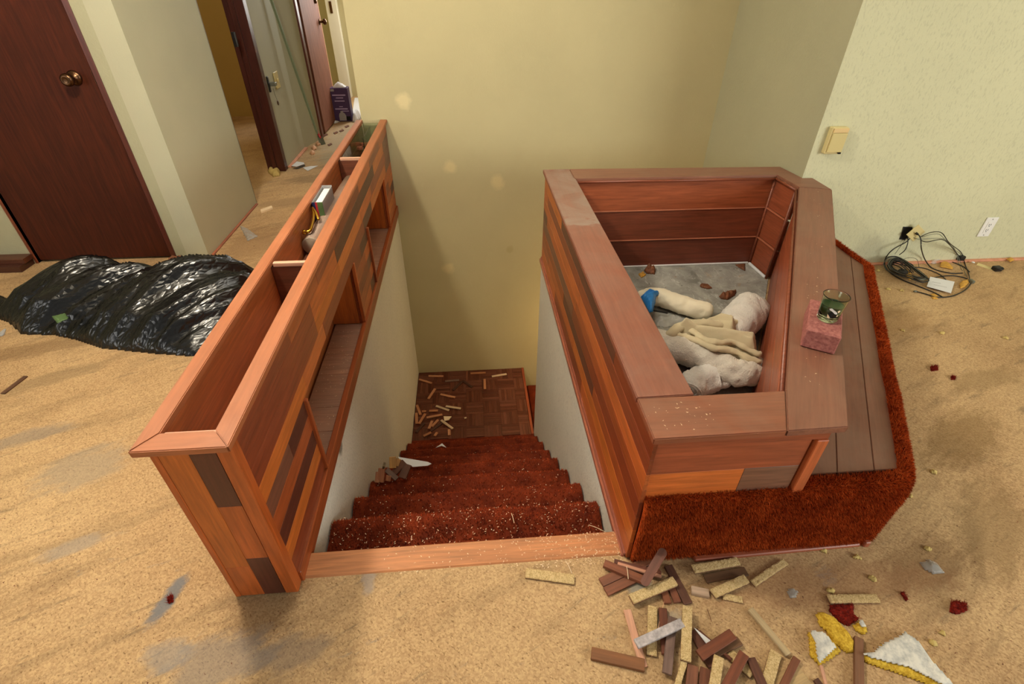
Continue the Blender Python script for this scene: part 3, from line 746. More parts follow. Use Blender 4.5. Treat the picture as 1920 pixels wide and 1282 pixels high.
# carpet skirt: front roll and right side roll with pile
def skirt(path, nseg):
    """path of (x,y) with outward normals; profile up the face and over the top"""
    prof = [(0, .004), (.002, .07), (.004, .14), (.007, .20), (.006, .235), (.0, .262), (-.010, .274), (-.024, .277), (-.04, .274)]
    V = []; F = []; SP = []
    P2 = []
    for i in range(len(path)-1):
        for k in range(nseg): P2.append(Vector(path[i]).lerp(Vector(path[i+1]), k/nseg))
    P2.append(Vector(path[-1]))
    for i, p in enumerate(P2):
        t_ = (P2[min(i+1, len(P2)-1)]-P2[max(i-1, 0)]).normalized(); n_ = Vector((t_.y, -t_.x)); row = []
        for (o_, z_) in prof:
            d = .004*noise.noise(Vector((p.x*9, p.y*9, z_*9)))*(1 if z_ > .01 else 0)
            row.append(Vector((p.x+n_.x*(o_+d), p.y+n_.y*(o_+d), z_+d*.4)))
        V += row; SP.append(row)
    m = len(prof)
    for i in range(len(P2)-1):
        for j in range(m-1): F.append((i*m+j, (i+1)*m+j, (i+1)*m+j+1, i*m+j+1))
    return V, F, SP
path = [(.412, .776), (1.10, .776), (1.135, .780), (1.165, .803), (1.185, .83), (1.842, 1.962), (1.842, 2.466)]
V, F, SP = skirt([Vector(p) for p in path], 12)
Vc, c = centred(V)
so = link('carpet_skirt', mesh(Vc, F, True), M['bench_carpet'], bn, Matrix.Translation(c))
so.modifiers.new('s', 'SOLIDIFY').thickness = .006; so.modifiers['s'].offset = -1
PP = []; NN = []; m = len(SP[0]); quads = []
for i in range(len(SP)-1):
    for j in range(m-1):
        a, b, c_, d = SP[i][j], SP[i+1][j], SP[i+1][j+1], SP[i][j+1]; n_ = (b-a).cross(d-a); ar = n_.length
        quads.append((a, b, c_, d, n_.normalized() if ar else Vector((0, 0, 1)), ar))
for (a, b, c_, d, n_, ar) in quads:
    near = a.y < 1.3
    q = ar*(190000 if near else 90000); q = int(q)+(1 if random.random() < q % 1 else 0)
    for _ in range(q):
        s, t_ = random.random(), random.random(); PP.append(a.lerp(b, s).lerp(d.lerp(c_, s), t_)); NN.append(n_)
pile('carpet_pile', np.array(PP), np.array([tuple(x) for x in NN]), .013, .0030, M['bench_carpet'], bn, 1.0, .25)
# quarter-round strips at the foot of the carpet
fs = thing('foot_moulding', 'reddish wooden moulding strip lying along the foot of the orange carpet', 'moulding', (.85, .755, 0))
board('moulding_strip', (Zp(1300, 1050)+Zp(1608, 1021))/2+Vector((0, 0, .007)), Zp(1608, 1021)-Zp(1300, 1050), (0, 1, 0), (Zp(1608, 1021)-Zp(1300, 1050)).length, .016, .013, M['wood'], fs, (176, 96, 66), .003)
board('moulding_strip', Vector((1.118, .768, .012)), (0, 0, 1), (1, 0, 0), .023, .016, .012, M['wood'], fs, (180, 104, 76), .002)

# ================================================================== SHAVINGS
def scatter(n, f): return np.array([f() for _ in range(n)])
def on_step():
    while True:
        k = random.choices(range(7), [30, 14, 8, 6, 4, 3, 2])[0]; x = random.uniform(XL+.02, XR-.02)
        n_ = N1+TR*k; y = random.uniform(.885 if k == 0 else n_-TR, n_-.012)
        if random.random() < .35+.65*(1-(y-.8)/2): return (x, y, Z1-RISE*k+.014+random.random()*.003)
P_ = scatter(1150, on_step); A, B, C_ = flakes(P_, .0052, .5)
o = tris('wood_shavings', A, B, C_, M['shaving']); tag(o, 'fine pale wood shavings sprinkled over the red carpeted stairs', 'shavings', kind='stuff')
def on_thr(): x = random.uniform(-.3, .39) if random.random() < .3 else .39-abs(random.gauss(0, .16)); return (max(XL+.02, x), random.uniform(.77, .87), .0052)
P_ = scatter(420, on_thr); A, B, C_ = flakes(P_, .005, .1)
o = tris('wood_shavings', A, B, C_, M['shaving']); tag(o, 'pale wood shavings on the oak threshold board', 'shavings', kind='stuff')
def on_cap():
    r_ = random.random()
    if r_ < .45: return (random.gauss(.49, .05), random.uniform(.785, .89), .5163)
    t_ = random.random(); p = Vector((.82, .84)).lerp(Vector((1.68, 2.3)), t_); return (p.x+random.uniform(-.04, .03), p.y, .5163)
P_ = scatter(90, on_cap); A, B, C_ = flakes(P_, .0048, .1)
o = tris('wood_crumbs', A, B, C_, M['shaving']); tag(o, 'tiny pale crumbs on the planter cap boards', 'crumbs', kind='stuff')
def on_shelf(): return (random.uniform(XO+.03, XI-.02), random.uniform(1.17, 2.0) if random.random() < .75 else random.uniform(2.4, 3.05), .0312)
P_ = scatter(260, on_shelf); A, B, C_ = flakes(P_, .0042, .1)
o = tris('plaster_crumbs', A, B, C_, M['shaving']); tag(o, 'white crumbs on the niche shelves of the half wall planter', 'crumbs', kind='stuff')
def on_part(): return (random.uniform(-.645, -.55), 1.5445, random.uniform(.45, .575))
# long splinters
def splinter(p, q, z, label, r=.0011, mat='shaving', arch=.004):
    a = Zp(*p, z); b = Zp(*q, z); m_ = (a+b)/2+Vector((0, 0, arch))
    o = tube('wood_splinter', smooth_path([a, m_, b], 4), r, M[mat], segs=5); tag(o, label, 'splinter'); return o
splinter((959, 962), (964, 980), Z1+.014, 'short pale splinter standing out on the second carpeted step')
splinter((1104, 984), (1136, 998), Z1+.014, 'long pale splinter at the right end of the top carpeted step')
splinter((786, 968), (782, 976), Z1+.014, 'stubby pale splinter near the front edge of the top step')
splinter((1061, 1052), (1072, 1074), .006, 'curved pale splinter hanging over the threshold board edge')
splinter((1175, 1062), (1178, 1085), .022, 'forked pale splinter over the broken strips beside the threshold')
splinter((1326, 1142), (1334, 1165), .0012, 'thin dark splinter lying on bare floor right of the strip pile', .0008, 'leaf', .001)
splinter((1245, 1128), (1222, 1230), .0075, 'long thin splinter beside the pale pink strip', .0008, 'pale_wood', .002)

# ================================================================== LOOSE PARQUET STRIPS (front pile)
def strip(p, q, label, kind='brown', wd=.0255, z=0., z2=None, tn=None, t=.0085, group='loose parquet strips in front of the planter', rnd=False, ext=0., zpx=None, name='parquet_strip'):
    zz = z if zpx is None else zpx
    a = Zp(*p, zz+t); b = Zp(*q, (z2 if z2 is not None else zz)+t)
    a.z = z+t/2; b.z = (z2 if z2 is not None else z)+t/2
    d = (b-a)
    if ext: b = a+d*(1+ext); d = b-a
    l = d.length; c = (a+b)/2
    root = thing(name, label, 'parquet strip' if name == 'parquet_strip' else 'wood piece', (c.x, c.y, min(z, z2 if z2 is not None else z)), group)
    side = Vector((-d.y, d.x, 0)).normalized()
    col = tn or {'brown': (150, 84, 58), 'foam': (140, 84, 60), 'dark': (96, 58, 44), 'mauve': (134, 98, 90), 'pink': (226, 172, 140), 'silver': (170, 160, 158), 'pale': (198, 176, 134)}[kind]
    if col[0] < 180: col = (col[0]*.88, col[1]*.95, col[2]*.90)
    if rnd:
        n_ = 8; pts = []
        for s_, e_ in ((1, l/2-wd/2), (-1, -(l/2-wd/2))):
            for k in range(n_+1): an = -math.pi/2+math.pi*k/n_; pts.append((e_+s_*math.cos(an)*wd/2, s_*math.sin(an)*wd/2))
        bm = bmesh.new(); vs = [bm.verts.new((x, y, -t/2)) for x, y in pts]; f = bm.faces.new(vs)
        r_ = bmesh.ops.extrude_face_region(bm, geom=[f]); bmesh.ops.translate(bm, vec=(0, 0, t), verts=[v for v in r_['geom'] if isinstance(v, bmesh.types.BMVert)])
        bmesh.ops.recalc_face_normals(bm, faces=bm.faces); me = bpy.data.meshes.new('strip'); bm.to_mesh(me); bm.free()
        link('wood_body', me, M['wood_matte'], root, Matrix.Translation(c) @ axes(d, side), jit(col, 6)); return root
    mat = M['silver'] if kind == 'silver' else M['wood_matte']
    if kind == 'foam':
        body = board('wood_body', c-Vector((0, 0, t*.25)), d, side, l, wd, t*.45, mat, root, jit(col, 6), .0006)
        up = d.cross(side).normalized() if d.cross(side).z > 0 else -d.cross(side).normalized()
        nx, ny = 26, 6; V = []; F = []
        R_ = axes(d, side)
        for i in range(nx+1):
            for j in range(ny+1):
                x = -l/2+l*i/nx; y = -wd/2+wd*j/ny; e_ = (i in (0, nx)) or (j in (0, ny))
                nn = noise.noise(Vector((x*160+c.x*50, y*160, c.y*50)))
                if j in (0, ny): y += nn*.0012
                V.append(Vector((x, y, (.0005 if e_ else .0016)+.0011*nn+t*.5*.0)))
        m_ = ny+1; nt = len(V)
        for v in list(V): V.append(Vector((v.x, v.y, -t*.5)))
        for i in range(nx):
            for j in range(ny):
                q_ = (i*m_+j, (i+1)*m_+j, (i+1)*m_+j+1, i*m_+j+1); F.append(q_); F.append(tuple(x+nt for x in q_[::-1]))
        for i in range(nx):
            F.append((i*m_, i*m_+nt, (i+1)*m_+nt, (i+1)*m_)); F.append((i*m_+ny, (i+1)*m_+ny, (i+1)*m_+ny+nt, i*m_+ny+nt))
        for j in range(ny):
            F.append((j, j+1, j+1+nt, j+nt)); F.append((nx*m_+j, nx*m_+j+nt, nx*m_+j+1+nt, nx*m_+j+1))
        sgn = Vector((R_[0][2], R_[1][2], R_[2][2])); off = up*(t*.5)
        if sgn.z < 0: R_ = axes(d, -side)
        link('backing', mesh(V, F), M['backing'], root, Matrix.Translation(c+off) @ R_)
    else:
        board('wood_body', c, d, side, l, wd, t, mat, root, jit(col, 6), .0009)
    return root
T_ = .0085
strip((986, 1073), (1077, 1086), 'parquet strip with crumbly yellow underside up, alone below the threshold middle', 'foam', .027)
strip((1127, 1091), (1222, 1047), 'rear one of two joined brown parquet strips poking out left of the pile', 'brown', .0255)
strip((1136, 1108), (1234, 1062), 'front one of two joined brown parquet strips poking out left of the pile', 'brown', .0255)
strip((1133, 1054), (1208, 1086), 'splintered reddish strip against the end of the threshold board', 'brown', .022, T_, tn=(156, 84, 56), t=.012)
strip((1158, 1055), (1240, 1080), 'broken strip with a split pale edge beside the carpet corner', 'pink', .010, T_*1.6, tn=(210, 150, 118), t=.007)
strip((1152, 1051), (1240, 1074), 'narrow brown broken strip tucked under the carpet corner', 'brown', .014, T_*1.2, tn=(120, 62, 44), t=.010)
r_ = None
a = Zp(1206, 1096, .035); b = Yp(1246, 1029, .752)
root = thing('wooden_paddle', 'dark strip with rounded ends leaning against the orange carpet corner', 'wood piece', (a.x, a.y, .03))
a.z = .032; d = b-a; side = Vector((-d.y, d.x, 0)).normalized(); l = d.length
n_ = 8; pts = []; wd = .024; t = .008
for s_, e_ in ((1, l/2-wd/2), (-1, -(l/2-wd/2))):
    for k in range(n_+1): an = -math.pi/2+math.pi*k/n_; pts.append((e_+s_*math.cos(an)*wd/2, s_*math.sin(an)*wd/2))
bm = bmesh.new(); vs = [bm.verts.new((x, y, -t/2)) for x, y in pts]; f = bm.faces.new(vs)
g_ = bmesh.ops.extrude_face_region(bm, geom=[f]); bmesh.ops.translate(bm, vec=(0, 0, t), verts=[v for v in g_['geom'] if isinstance(v, bmesh.types.BMVert)])
bmesh.ops.recalc_face_normals(bm, faces=bm.faces); me = bpy.data.meshes.new('paddle'); bm.to_mesh(me); bm.free()
link('wood_body', me, M['wood_matte'], root, Matrix.Translation((a+b)/2) @ axes(d, side), (120, 74, 56))
strip((1184, 1122), (1266, 1088), 'yellow backed parquet strip lying across the left side of the pile', 'foam', .0255, T_*1.2, t=.012)
strip((1253, 1059), (1291, 1131), 'long dark strip running up to the carpet behind the yellow backed strip', 'brown', .024, 0, tn=(112, 66, 50))
strip((1240, 1090), (1253, 1130), 'short reddish strip end under the yellow backed strip, left one', 'brown', .020, 0, tn=(160, 90, 62))
strip((1254, 1088), (1271, 1128), 'short reddish strip end under the yellow backed strip, right one', 'brown', .020, 0, tn=(150, 82, 58))
strip((1224, 1136), (1222, 1228), 'upright yellow backed strip left of the dark ones, under the silver strip', 'foam', .024, 0)
strip((1176, 1142), (1207, 1250), 'pale pinkish bare wood strip at the left of the pile', 'pink', .020, 0, t=.005)
strip((1243, 1139), (1249, 1226), 'reddish brown strip crossing under the silvery strip', 'brown', .021, T_*.5, tn=(134, 72, 50))
strip((1262, 1156), (1251, 1262), 'mauve brown strip running under the silvery strip to the photo bottom', 'mauve', .0225, T_*1.5)
strip((1193, 1206), (1280, 1166), 'silvery grey faced strip lying on top of the pile', 'silver', .0225, T_*3)
strip((1289, 1136), (1286, 1238), 'yellow backed strip standing out lengthwise in the pile middle', 'foam', .0245, T_*2.6)
strip((1312, 1228), (1375, 1187), 'smooth red brown strip on top at the right of the pile', 'brown', .0265, T_*2.4, tn=(140, 72, 46))
strip((1340, 1223), (1388, 1200), 'brown strip peeping out beneath the smooth red brown strip', 'brown', .022, T_*.8, tn=(134, 86, 56))
strip((1300, 1180), (1338, 1248), 'dark red strip with a chalky white streak under the right pile', 'brown', .026, T_*.2, tn=(124, 66, 48))
strip((1311, 1182), (1372, 1236), 'narrow brown strip slanting down right under the top strips', 'brown', .008, T_*.9, tn=(120, 62, 42), t=.007)
strip((1407, 1140), (1479, 1226), 'long thin whitish lath right of the strip pile', 'pale', .0165, T_*.3, t=.009, name='wooden_lath')
strip((1284, 1236), (1266, 1300), 'narrow pale edge strip at the photo bottom beside the big brown block', 'foam', .014, T_, t=.012)
strip((1300, 1246), (1294, 1320), 'left strip of the joined brown block at the photo bottom', 'brown', .0255, T_*1.4, tn=(146, 84, 60))
strip((1324, 1252), (1318, 1324), 'right strip of the joined brown block at the photo bottom', 'brown', .0255, T_*1.4, tn=(140, 78, 54))
strip((1348, 1230), (1334, 1318), 'yellow backed strip just right of the joined brown block', 'foam', .023, T_*2.6)
strip((1396, 1224), (1356, 1300), 'red brown strip leaning right in the lower pile', 'brown', .024, T_*2.2, tn=(150, 78, 52))
strip((1408, 1232), (1431, 1284), 'dark brown strip slanting right below the red brown one', 'mauve', .022, T_*1.1, tn=(118, 66, 48))
strip((1455, 1222), (1430, 1312), 'wide yellow backed strip under the foot of the whitish lath', 'foam', .026, T_*.2)
strip((1366, 1222), (1412, 1262), 'pale yellow backed strip underneath the lower right pile', 'foam', .026, 0)
strip((1495, 1233), (1462, 1300), 'red brown strip right of the wide yellow backed one', 'brown', .017, 0, tn=(146, 80, 54), t=.012)
strip((1109, 1223), (1209, 1246), 'warm brown parquet strip lying alone at the left of the pile', 'brown', .0285, 0, tn=(158, 96, 58), t=.011)
strip((1300, 1066), (1385, 1051), 'yellow backed strip parallel to the moulding under the carpet', 'foam', .0225, T_*.8, t=.010)
strip((1322, 1084), (1400, 1070), 'dark brown strip under the yellow backed ones', 'brown', .026, 0, tn=(116, 74, 48), t=.004)  # thin dark brown strip laid flat below the yellow backed ones
strip((1337, 1112), (1400, 1084), 'strip half bare and half yellow backed behind the pile', 'foam', .024, T_*.8, t=.010)
strip((1412, 1093), (1473, 1052), 'pale strip with a crumbly end pointing at the moulding corner', 'foam', .019, 0)
strip((1297, 1104), (1330, 1111), 'short whitish block between the dark strip and half bare strip', 'pale', .022, 0, t=.012, tn=(206, 178, 150))
strip((1355, 1117), (1392, 1124), 'thin yellow backed sliver under the half bare strip', 'foam', .018, 0, t=.006)
strip((1554, 1122), (1647, 1121), 'yellow backed strip lying alone beside the red carpet scrap', 'foam', .0225, 0)
strip((1611, 1194), (1613, 1330), 'long brown strip with a dark groove between the foam pieces', 'brown', .020, 0, tn=(150, 98, 72), t=.012, name='wooden_lath')
strip((1530, 1272), (1552, 1300), 'dark sliver in place of brown shadow bits at the photo bottom below the foam', 'dark', .014, 0, tn=(110, 60, 40))  # brown shadow bits built as a dark sliver
strip((1508, 1262), (1440, 1300), 'pale flat board scrap at the photo bottom', 'pale', .05, 0, tn=(200, 170, 118), t=.003, name='board_scrap')
strip((1540, 1246), (1556, 1310), 'thin pinkish lath leading down from the white faced foam', 'pink', .008, 0, t=.004, name='wooden_lath')
strip((4, 737), (48, 704), 'lone brown splinter of wood on the floor at the left edge', 'brown', .018, 0, tn=(112, 70, 50), t=.006, group=None, name='wooden_lath')
# chalky sliver
o = prism('plaster_sliver', [tuple(Zp(*p, .018))[:2] for p in ((1301, 1176), (1334, 1202), (1326, 1208))], .016, .0185, M['paper'], bev=0); tag(o, 'narrow white plaster sliver lying on the strip pile', 'plaster')

# ------------------------------------------------------------------ foam pieces, carpet scraps
def fpx(pts, ox, oy, s): return [(ox+x/s, oy+y/s) for x, y in pts]
def foam_piece(pts, label, skin=None, h=.012):
    poly = [tuple(Zp(*p))[:2] for p in pts]
    cx = sum(p[0] for p in poly)/len(poly); cy = sum(p[1] for p in poly)/len(poly)
    root = thing('foam_scrap', label, 'foam scrap', (cx, cy, 0), 'torn underlay foam scraps')
    heap('foam_body', poly, lambda x, y: h*(.85+.3*noise.noise(Vector((x*60, y*60, 0)))), .004, M['foam'], root, 0, .008)
    if skin:
        P2 = [tuple(Zp(*p, h))[:2] for p in skin]
        heap('film_face', P2, lambda x, y: .0015+.0012*noise.noise(Vector((x*30, y*30, 3))), .004, M['foam_skin'], root, h+.0035, .006)
    return root
foam_piece(fpx([(480, 560), (530, 552), (600, 585), (690, 680), (740, 750), (735, 825), (680, 822), (600, 760), (555, 690), (500, 630)], 1400, 1000, 3.692), 'torn yellow foam scrap leaning on the long brown lath')
foam_piece(fpx([(424, 690), (520, 680), (560, 715), (650, 820), (570, 870), (500, 915), (440, 850)], 1400, 1000, 3.692), 'small foam scrap with white speckled film face',
           fpx([(440, 680), (520, 690), (555, 715), (612, 795), (500, 898), (480, 840), (475, 760), (450, 720)], 1400, 1000, 3.692))
foam_piece(fpx([(780, 845), (870, 830), (940, 770), (1060, 722), (1090, 690), (1180, 750), (1270, 880), (1400, 1030), (1440, 1080), (1300, 1060), (1060, 975), (820, 895)], 1400, 1000, 3.692), 'largest foam scrap, triangular with white speckled film face',
           fpx([(790, 835), (880, 825), (950, 765), (1060, 715), (1090, 690), (1170, 745), (1262, 875), (1390, 1015), (1420, 1060), (1330, 1040), (1120, 930), (960, 890), (850, 860)], 1400, 1000, 3.692))
foam_piece(fpx([(735, 640), (790, 605), (815, 640), (832, 685), (800, 700), (750, 670)], 1400, 1000, 3.692), 'smallest foam scrap touching the red carpet scrap',
           fpx([(775, 615), (800, 610), (815, 650), (790, 650)], 1400, 1000, 3.692), .009)
def tuft(pts, label, h=.008):
    poly = [tuple(Zp(*p))[:2] for p in pts]; cx = sum(p[0] for p in poly)/len(poly); cy = sum(p[1] for p in poly)/len(poly)
    root = thing('carpet_scrap', label, 'carpet scrap', (cx, cy, 0), 'scraps of red carpet')
    heap('backing_patch', poly, lambda x, y: h*.5*(1+noise.noise(Vector((x*90, y*90, 1)))), .003, M['red_fibre'], root, 0, .006)
    xs = [p[0] for p in poly]; ys = [p[1] for p in poly]; Q = []
    while len(Q) < int(260*min(1, (max(xs)-min(xs))*25)):
        x, y = random.uniform(min(xs), max(xs)), random.uniform(min(ys), max(ys))
        if sdist(poly, x, y) > 0: Q.append((x, y, h*.4))
    if Q: pile('fibre_tufts', np.array(Q), np.tile([0., 0, 1], (len(Q), 1)), .012, .002, M['red_fibre'], root, 2.2)
tuft(fpx([(575, 500), (735, 495), (735, 560), (775, 590), (700, 640), (650, 620), (600, 570), (570, 540)], 1400, 1000, 3.692), 'largest dark red carpet scrap beside the yellow backed strip')
tuft(fpx([(1410, 480), (1450, 470), (1515, 490), (1518, 535), (1450, 560), (1405, 545)], 1400, 1000, 3.692), 'frayed red carpet scrap at the right edge of the floor', .012)
tuft([(1744, 688), (1757, 686), (1758, 694), (1746, 696)], 'small red carpet scrap on the floor right of the bench, upper one', .008)
tuft([(1783, 706), (1790, 706), (1790, 712), (1783, 712)], 'tiny red carpet fluff on the floor right of the bench, lower one', .005)
tuft([(316, 1120), (324, 1116), (325, 1128), (317, 1132)], 'small red carpet fluff on the floor left of the half wall', .006)
tuft([(1688, 1112), (1692, 1110), (1701, 1124), (1698, 1127)], 'thin red carpet thread above the white speckled foam', .003)
# yellow crumbs
cr = [(1607, 1045), (1637, 1085), (1557, 1108), (1665, 543), (1690, 545), (1692, 620), (1766, 625), (1545, 1032), (1740, 1030), (1706, 930), (1768, 1188), (1750, 1206), (1884, 634), (1646, 508), (1750, 885)]
wh = ['below the moulding end', 'right of the pile behind the big foam', 'behind the lone yellow backed strip', 'left of a pair near the cables', 'right of a pair near the cables', 'nearest the bench side below the cables',
      'right of the bench level with the brick', 'just below the moulding strip', 'right of the bench front corner, lower', 'beside the bench corner', 'right of the big foam tip', 'right of the big foam, lower', 'far right on the open floor', 'at the wall foot beside the bench end', 'right of the bench corner in the open']
for (u, v), ww in zip(cr, wh):
    p = Zp(u, v); root = thing('foam_crumb', 'yellow foam crumb on the floor '+ww, 'foam crumb', p, 'yellow foam crumbs')
    poly = [(p.x+random.uniform(.004, .014)*math.cos(a), p.y+random.uniform(.004, .012)*math.sin(a)) for a in np.linspace(0, 2*math.pi, 10)[:-1]]
    heap('crumb_body', poly, lambda x, y: .006*(1+1.3*noise.noise(Vector((x*260, y*260, 0)))), .002, M['crumb'], root, 0, .006)
# clear plastic scraps
def film(pts, label, h=.015, cat='plastic scrap', name='plastic_scrap', z=0., mat='film', res=.006):
    poly = [tuple(Zp(*p, z))[:2] for p in pts]
    o = heap(name, poly, lambda x, y: h*(.5+.8*abs(noise.noise(Vector((x*40, y*40, 2))))), res, M[mat], None, z, .02); tag(o, label, cat); return o
film(fpx([(1200, 210), (1260, 188), (1310, 205), (1362, 268), (1290, 282), (1240, 255)], 1400, 1000, 3.692), 'clear plastic scrap on the floor at the lower right')
film(fpx([(283, 400), (310, 380), (345, 395), (345, 440), (300, 448)], 1400, 1000, 3.692), 'whitish plaster smear scrap right of the yellow backed strips', .004)
# tiny dark grit over the whole floor
def grit():
    while True:
        r_ = random.random()
        if r_ < .6: u, v = random.uniform(1200, 1915), random.uniform(500, 1280)
        else: u, v = random.uniform(5, 640), random.uniform(520, 1280)
        p = Zp(u, v)
        if p.y > YW-.03 or (XO-.03 < p.x < XI+.03 and p.y > .72) or (XL < p.x < XR+.02 and p.y > .75): continue
        if p.x > .38 and p.y > .76 and (p.x-1.2) < (p.y-.83)*.59 : continue
        if p.x > .38 and .74 < p.y < .83 and p.x < 1.2: continue
        return (p.x, p.y, .0008)
P_ = scatter(420, grit); A, B, C_ = flakes(P_, .0055, .05)
o = tris('floor_grit', A, B, C_, M['leaf']); tag(o, 'dark grit and bits scattered on the bare chipboard floor', 'grit', kind='stuff')
def grit2(): return (random.uniform(XH+.02, -.75), random.choice((random.uniform(2.9, 5.2), random.uniform(4.8, 6.2))), .0008)
P_ = scatter(160, grit2); A, B, C_ = flakes(P_, .016, .15)
o = tris('hall_grit', A, B, C_, M['leaf']); tag(o, 'brown bits littering the hallway floor', 'grit', kind='stuff')

# ================================================================== STRIPS ON LANDING AND STAIR
lz = ZL+.0015
def lstrip(p, q, label, kind='pink', lift=0., tn=None): strip(p, q, label, kind, .020, lz+lift, tn=tn, group='loose parquet strips on the landing', t=.007)
def c4(x, y): return (760+x/7.385, 680+y/7.385)
PALE = (206, 142, 98)
for (a, b, lab) in (((320, 180), (525, 182), 'pale strip near the back left corner of the landing'), ((190, 225), (365, 278), 'pale strip slanting off the left wall of the landing'),
    ((550, 252), (745, 235), 'mauve strip in the middle of the landing back'), ((902, 142), (1112, 133), 'pale strip against the back wall foot of the landing'),
    ((1198, 185), (1402, 152), 'white edged strip near the back right of the landing'), ((1098, 222), (1102, 362), 'upright pale strip at the landing right of middle'),
    ((412, 355), (318, 495), 'pale strip leaning uphill left on the landing'), ((485, 432), (690, 475), 'orange pale strip left of the landing centre'),
    ((560, 597), (768, 630), 'white speckled strip at the right tip of the landing heap'), ((425, 592), (605, 655), 'dark topped pale strip beside the white speckled one'),
    ((160, 580), (210, 715), 'strip standing by the left wall behind the landing heap'), ((330, 662), (450, 658), 'short strip lying across the back of the landing heap'),
    ((230, 670), (288, 668), 'stub of a strip by the left wall in the landing heap'), ((295, 755), (512, 712), 'dark edged strip crossing the middle of the landing heap'),
    ((152, 690), (158, 840), 'strip flat along the left wall in the landing heap'), ((275, 700), (190, 840), 'thin strip crossing the left of the landing heap'),
    ((495, 790), (655, 908), 'white speckled strip slanting down at the landing heap'), ((455, 785), (365, 880), 'pale strip pointing down left in the landing heap'),
    ((370, 800), (325, 910), 'pale strip next to it at the left in the landing heap'), ((605, 915), (608, 1000), 'pale strip end at the top of the last step, right'),
    ((440, 960), (405, 1010), 'pale strip end at the top of the last step, middle'), ((355, 960), (250, 1010), 'pale strip end at the top of the last step, left')):
    k = random.random()
    tn = (150, 110, 98) if 'mauve' in lab else ((224, 196, 158) if 'white' in lab else jit(PALE, 14))
    lstrip(c4(*a), c4(*b), lab, 'pink', .0 if a[1] < 560 else random.choice((0, .007, .014)), tn)
for (a, b, lab) in (((790, 240), (925, 335), 'dark strip slanting right behind the landing middle'), ((785, 255), (660, 375), 'dark strip with a pale edge slanting left on the landing'),
                    ((350, 940), (560, 790), 'dark strip inside the landing heap'), ((150, 960), (260, 830), 'dark strip by the left wall in the landing heap')):
    lstrip(c4(*a), c4(*b), lab, 'dark', .0, (92, 50, 36))
o = prism('plaster_chip', [tuple(Zp(*c4(*p), lz+.02))[:2] for p in ((530, 740), (640, 740), (600, 790), (540, 800))], lz+.014, lz+.02, M['shaving'], bev=0); tag(o, 'pale triangular chip on the landing heap', 'chip')
o = prism('plaster_crumb', [tuple(Zp(*c4(*p), lz))[:2] for p in ((815, 765), (845, 758), (850, 770), (822, 778))], lz, lz+.006, M['shaving'], bev=0); tag(o, 'lone white crumb in the middle of the landing', 'chip')
# pile of blocks on the third/fourth step, left
def c5(x, y): return (690+x/12.82, 830+y/12.82)
s3 = Z1-RISE*2; s4 = Z1-RISE*3
def sstrip(a, b, label, tn, z, zb=None, wd=.022, t=.009): strip(a, b, label, 'brown', wd, z+.012, (zb+.012) if zb is not None else None, tn=tn, t=t, group='parquet strips heaped on the stairs', zpx=z+.012)
sstrip(c5(300, 930), c5(330, 600), 'pinkish strip leaning on the left stair wall', (196, 130, 92), s3, s3+.05, .030)
sstrip(c5(215, 940), c5(240, 680), 'pale strip end at the far left of the stair heap', (190, 128, 90), s3, s3+.03, .020)
sstrip(c5(360, 640), c5(385, 500), 'olive brown strip tip standing at the stair wall', (120, 90, 60), s3+.03, s3+.07, .024)
sstrip(c5(480, 900), c5(500, 770), 'small orange block at the front of the stair heap', (206, 138, 96), s3, s3+.02, .024)
sstrip(c5(430, 630), c5(690, 860), 'grey brown strip crossing the stair heap', (116, 78, 62), s3+.03, s3+.004, .024)
sstrip(c5(820, 830), c5(960, 500), 'broad dark strip lying open on the stair heap', (120, 70, 50), s3+.01, s3+.04, .036, .010)
sstrip(c5(620, 720), c5(880, 440), 'dark brown plank corner under the broad strip', (108, 60, 42), s3+.004, s3+.034, .034)
sstrip(c5(595, 590), c5(585, 320), 'yellow strip standing behind the stair heap', (214, 164, 96), s3+.02, s3+.06, .030)
sstrip(c5(680, 540), c5(740, 370), 'short yellow strip beside the standing one', (200, 150, 88), s3+.02, s3+.04, .024)
o = prism('paper_scrap', [tuple(Zp(*c5(*p), s4+.03))[:2] for p in ((720, 335), (1430, 455), (1530, 500), (1430, 550), (1080, 575), (800, 450))], s4+.028, s4+.030, M['paper'], bev=0); tag(o, 'torn white card scrap behind the strips on the stairs', 'paper')
s5 = Z1-RISE*5
o = prism('paper_scrap', [tuple(Zp(*p, s5+.014))[:2] for p in ((817, 839), (829, 831), (837, 839), (828, 835.5))], s5+.012, s5+.015, M['paper'], bev=0); tag(o, 'small white triangular paper on a lower carpeted step', 'paper')

# ================================================================== TRASH BAG
bagp = [(-2.42, 2.36), (-2.36, 2.27), (-2.22, 2.20), (-2.09, 2.09), (-1.93, 2.07), (-1.80, 2.02), (-1.66, 1.95), (-1.40, 1.89), (-1.24, 1.86), (-1.08, 1.95), (-1.00, 2.15), (-1.02, 2.38),
        (-1.15, 2.55), (-1.32, 2.62), (-1.50, 2.62), (-1.62, 2.50), (-1.72, 2.50), (-1.84, 2.62), (-2.0, 2.66), (-2.14, 2.60), (-2.20, 2.48), (-2.28, 2.37)]
def bag_h(x, y):
    a = .17*math.exp(-(((x+1.33)/.34)**2+((y-2.27)/.26)**2)); b = .13*math.exp(-(((x+1.92)/.30)**2+((y-2.40)/.20)**2)); e_ = .05
    crease = .05*math.exp(-(((y-2.12)-(x+1.95)*.75)/.035)**2)*(1 if x < -1.4 else 0)
    f_ = .050*(ridged(x, y, .74, 6, .9, 3)**2-.35)+.024*(ridged(x, y, .62, 14, 1.6, 9)**2-.35)+.010*(ridged(x, y, .9, 26, 3, 12)-.5)
    return max(.012, a+b+e_+f_-crease)
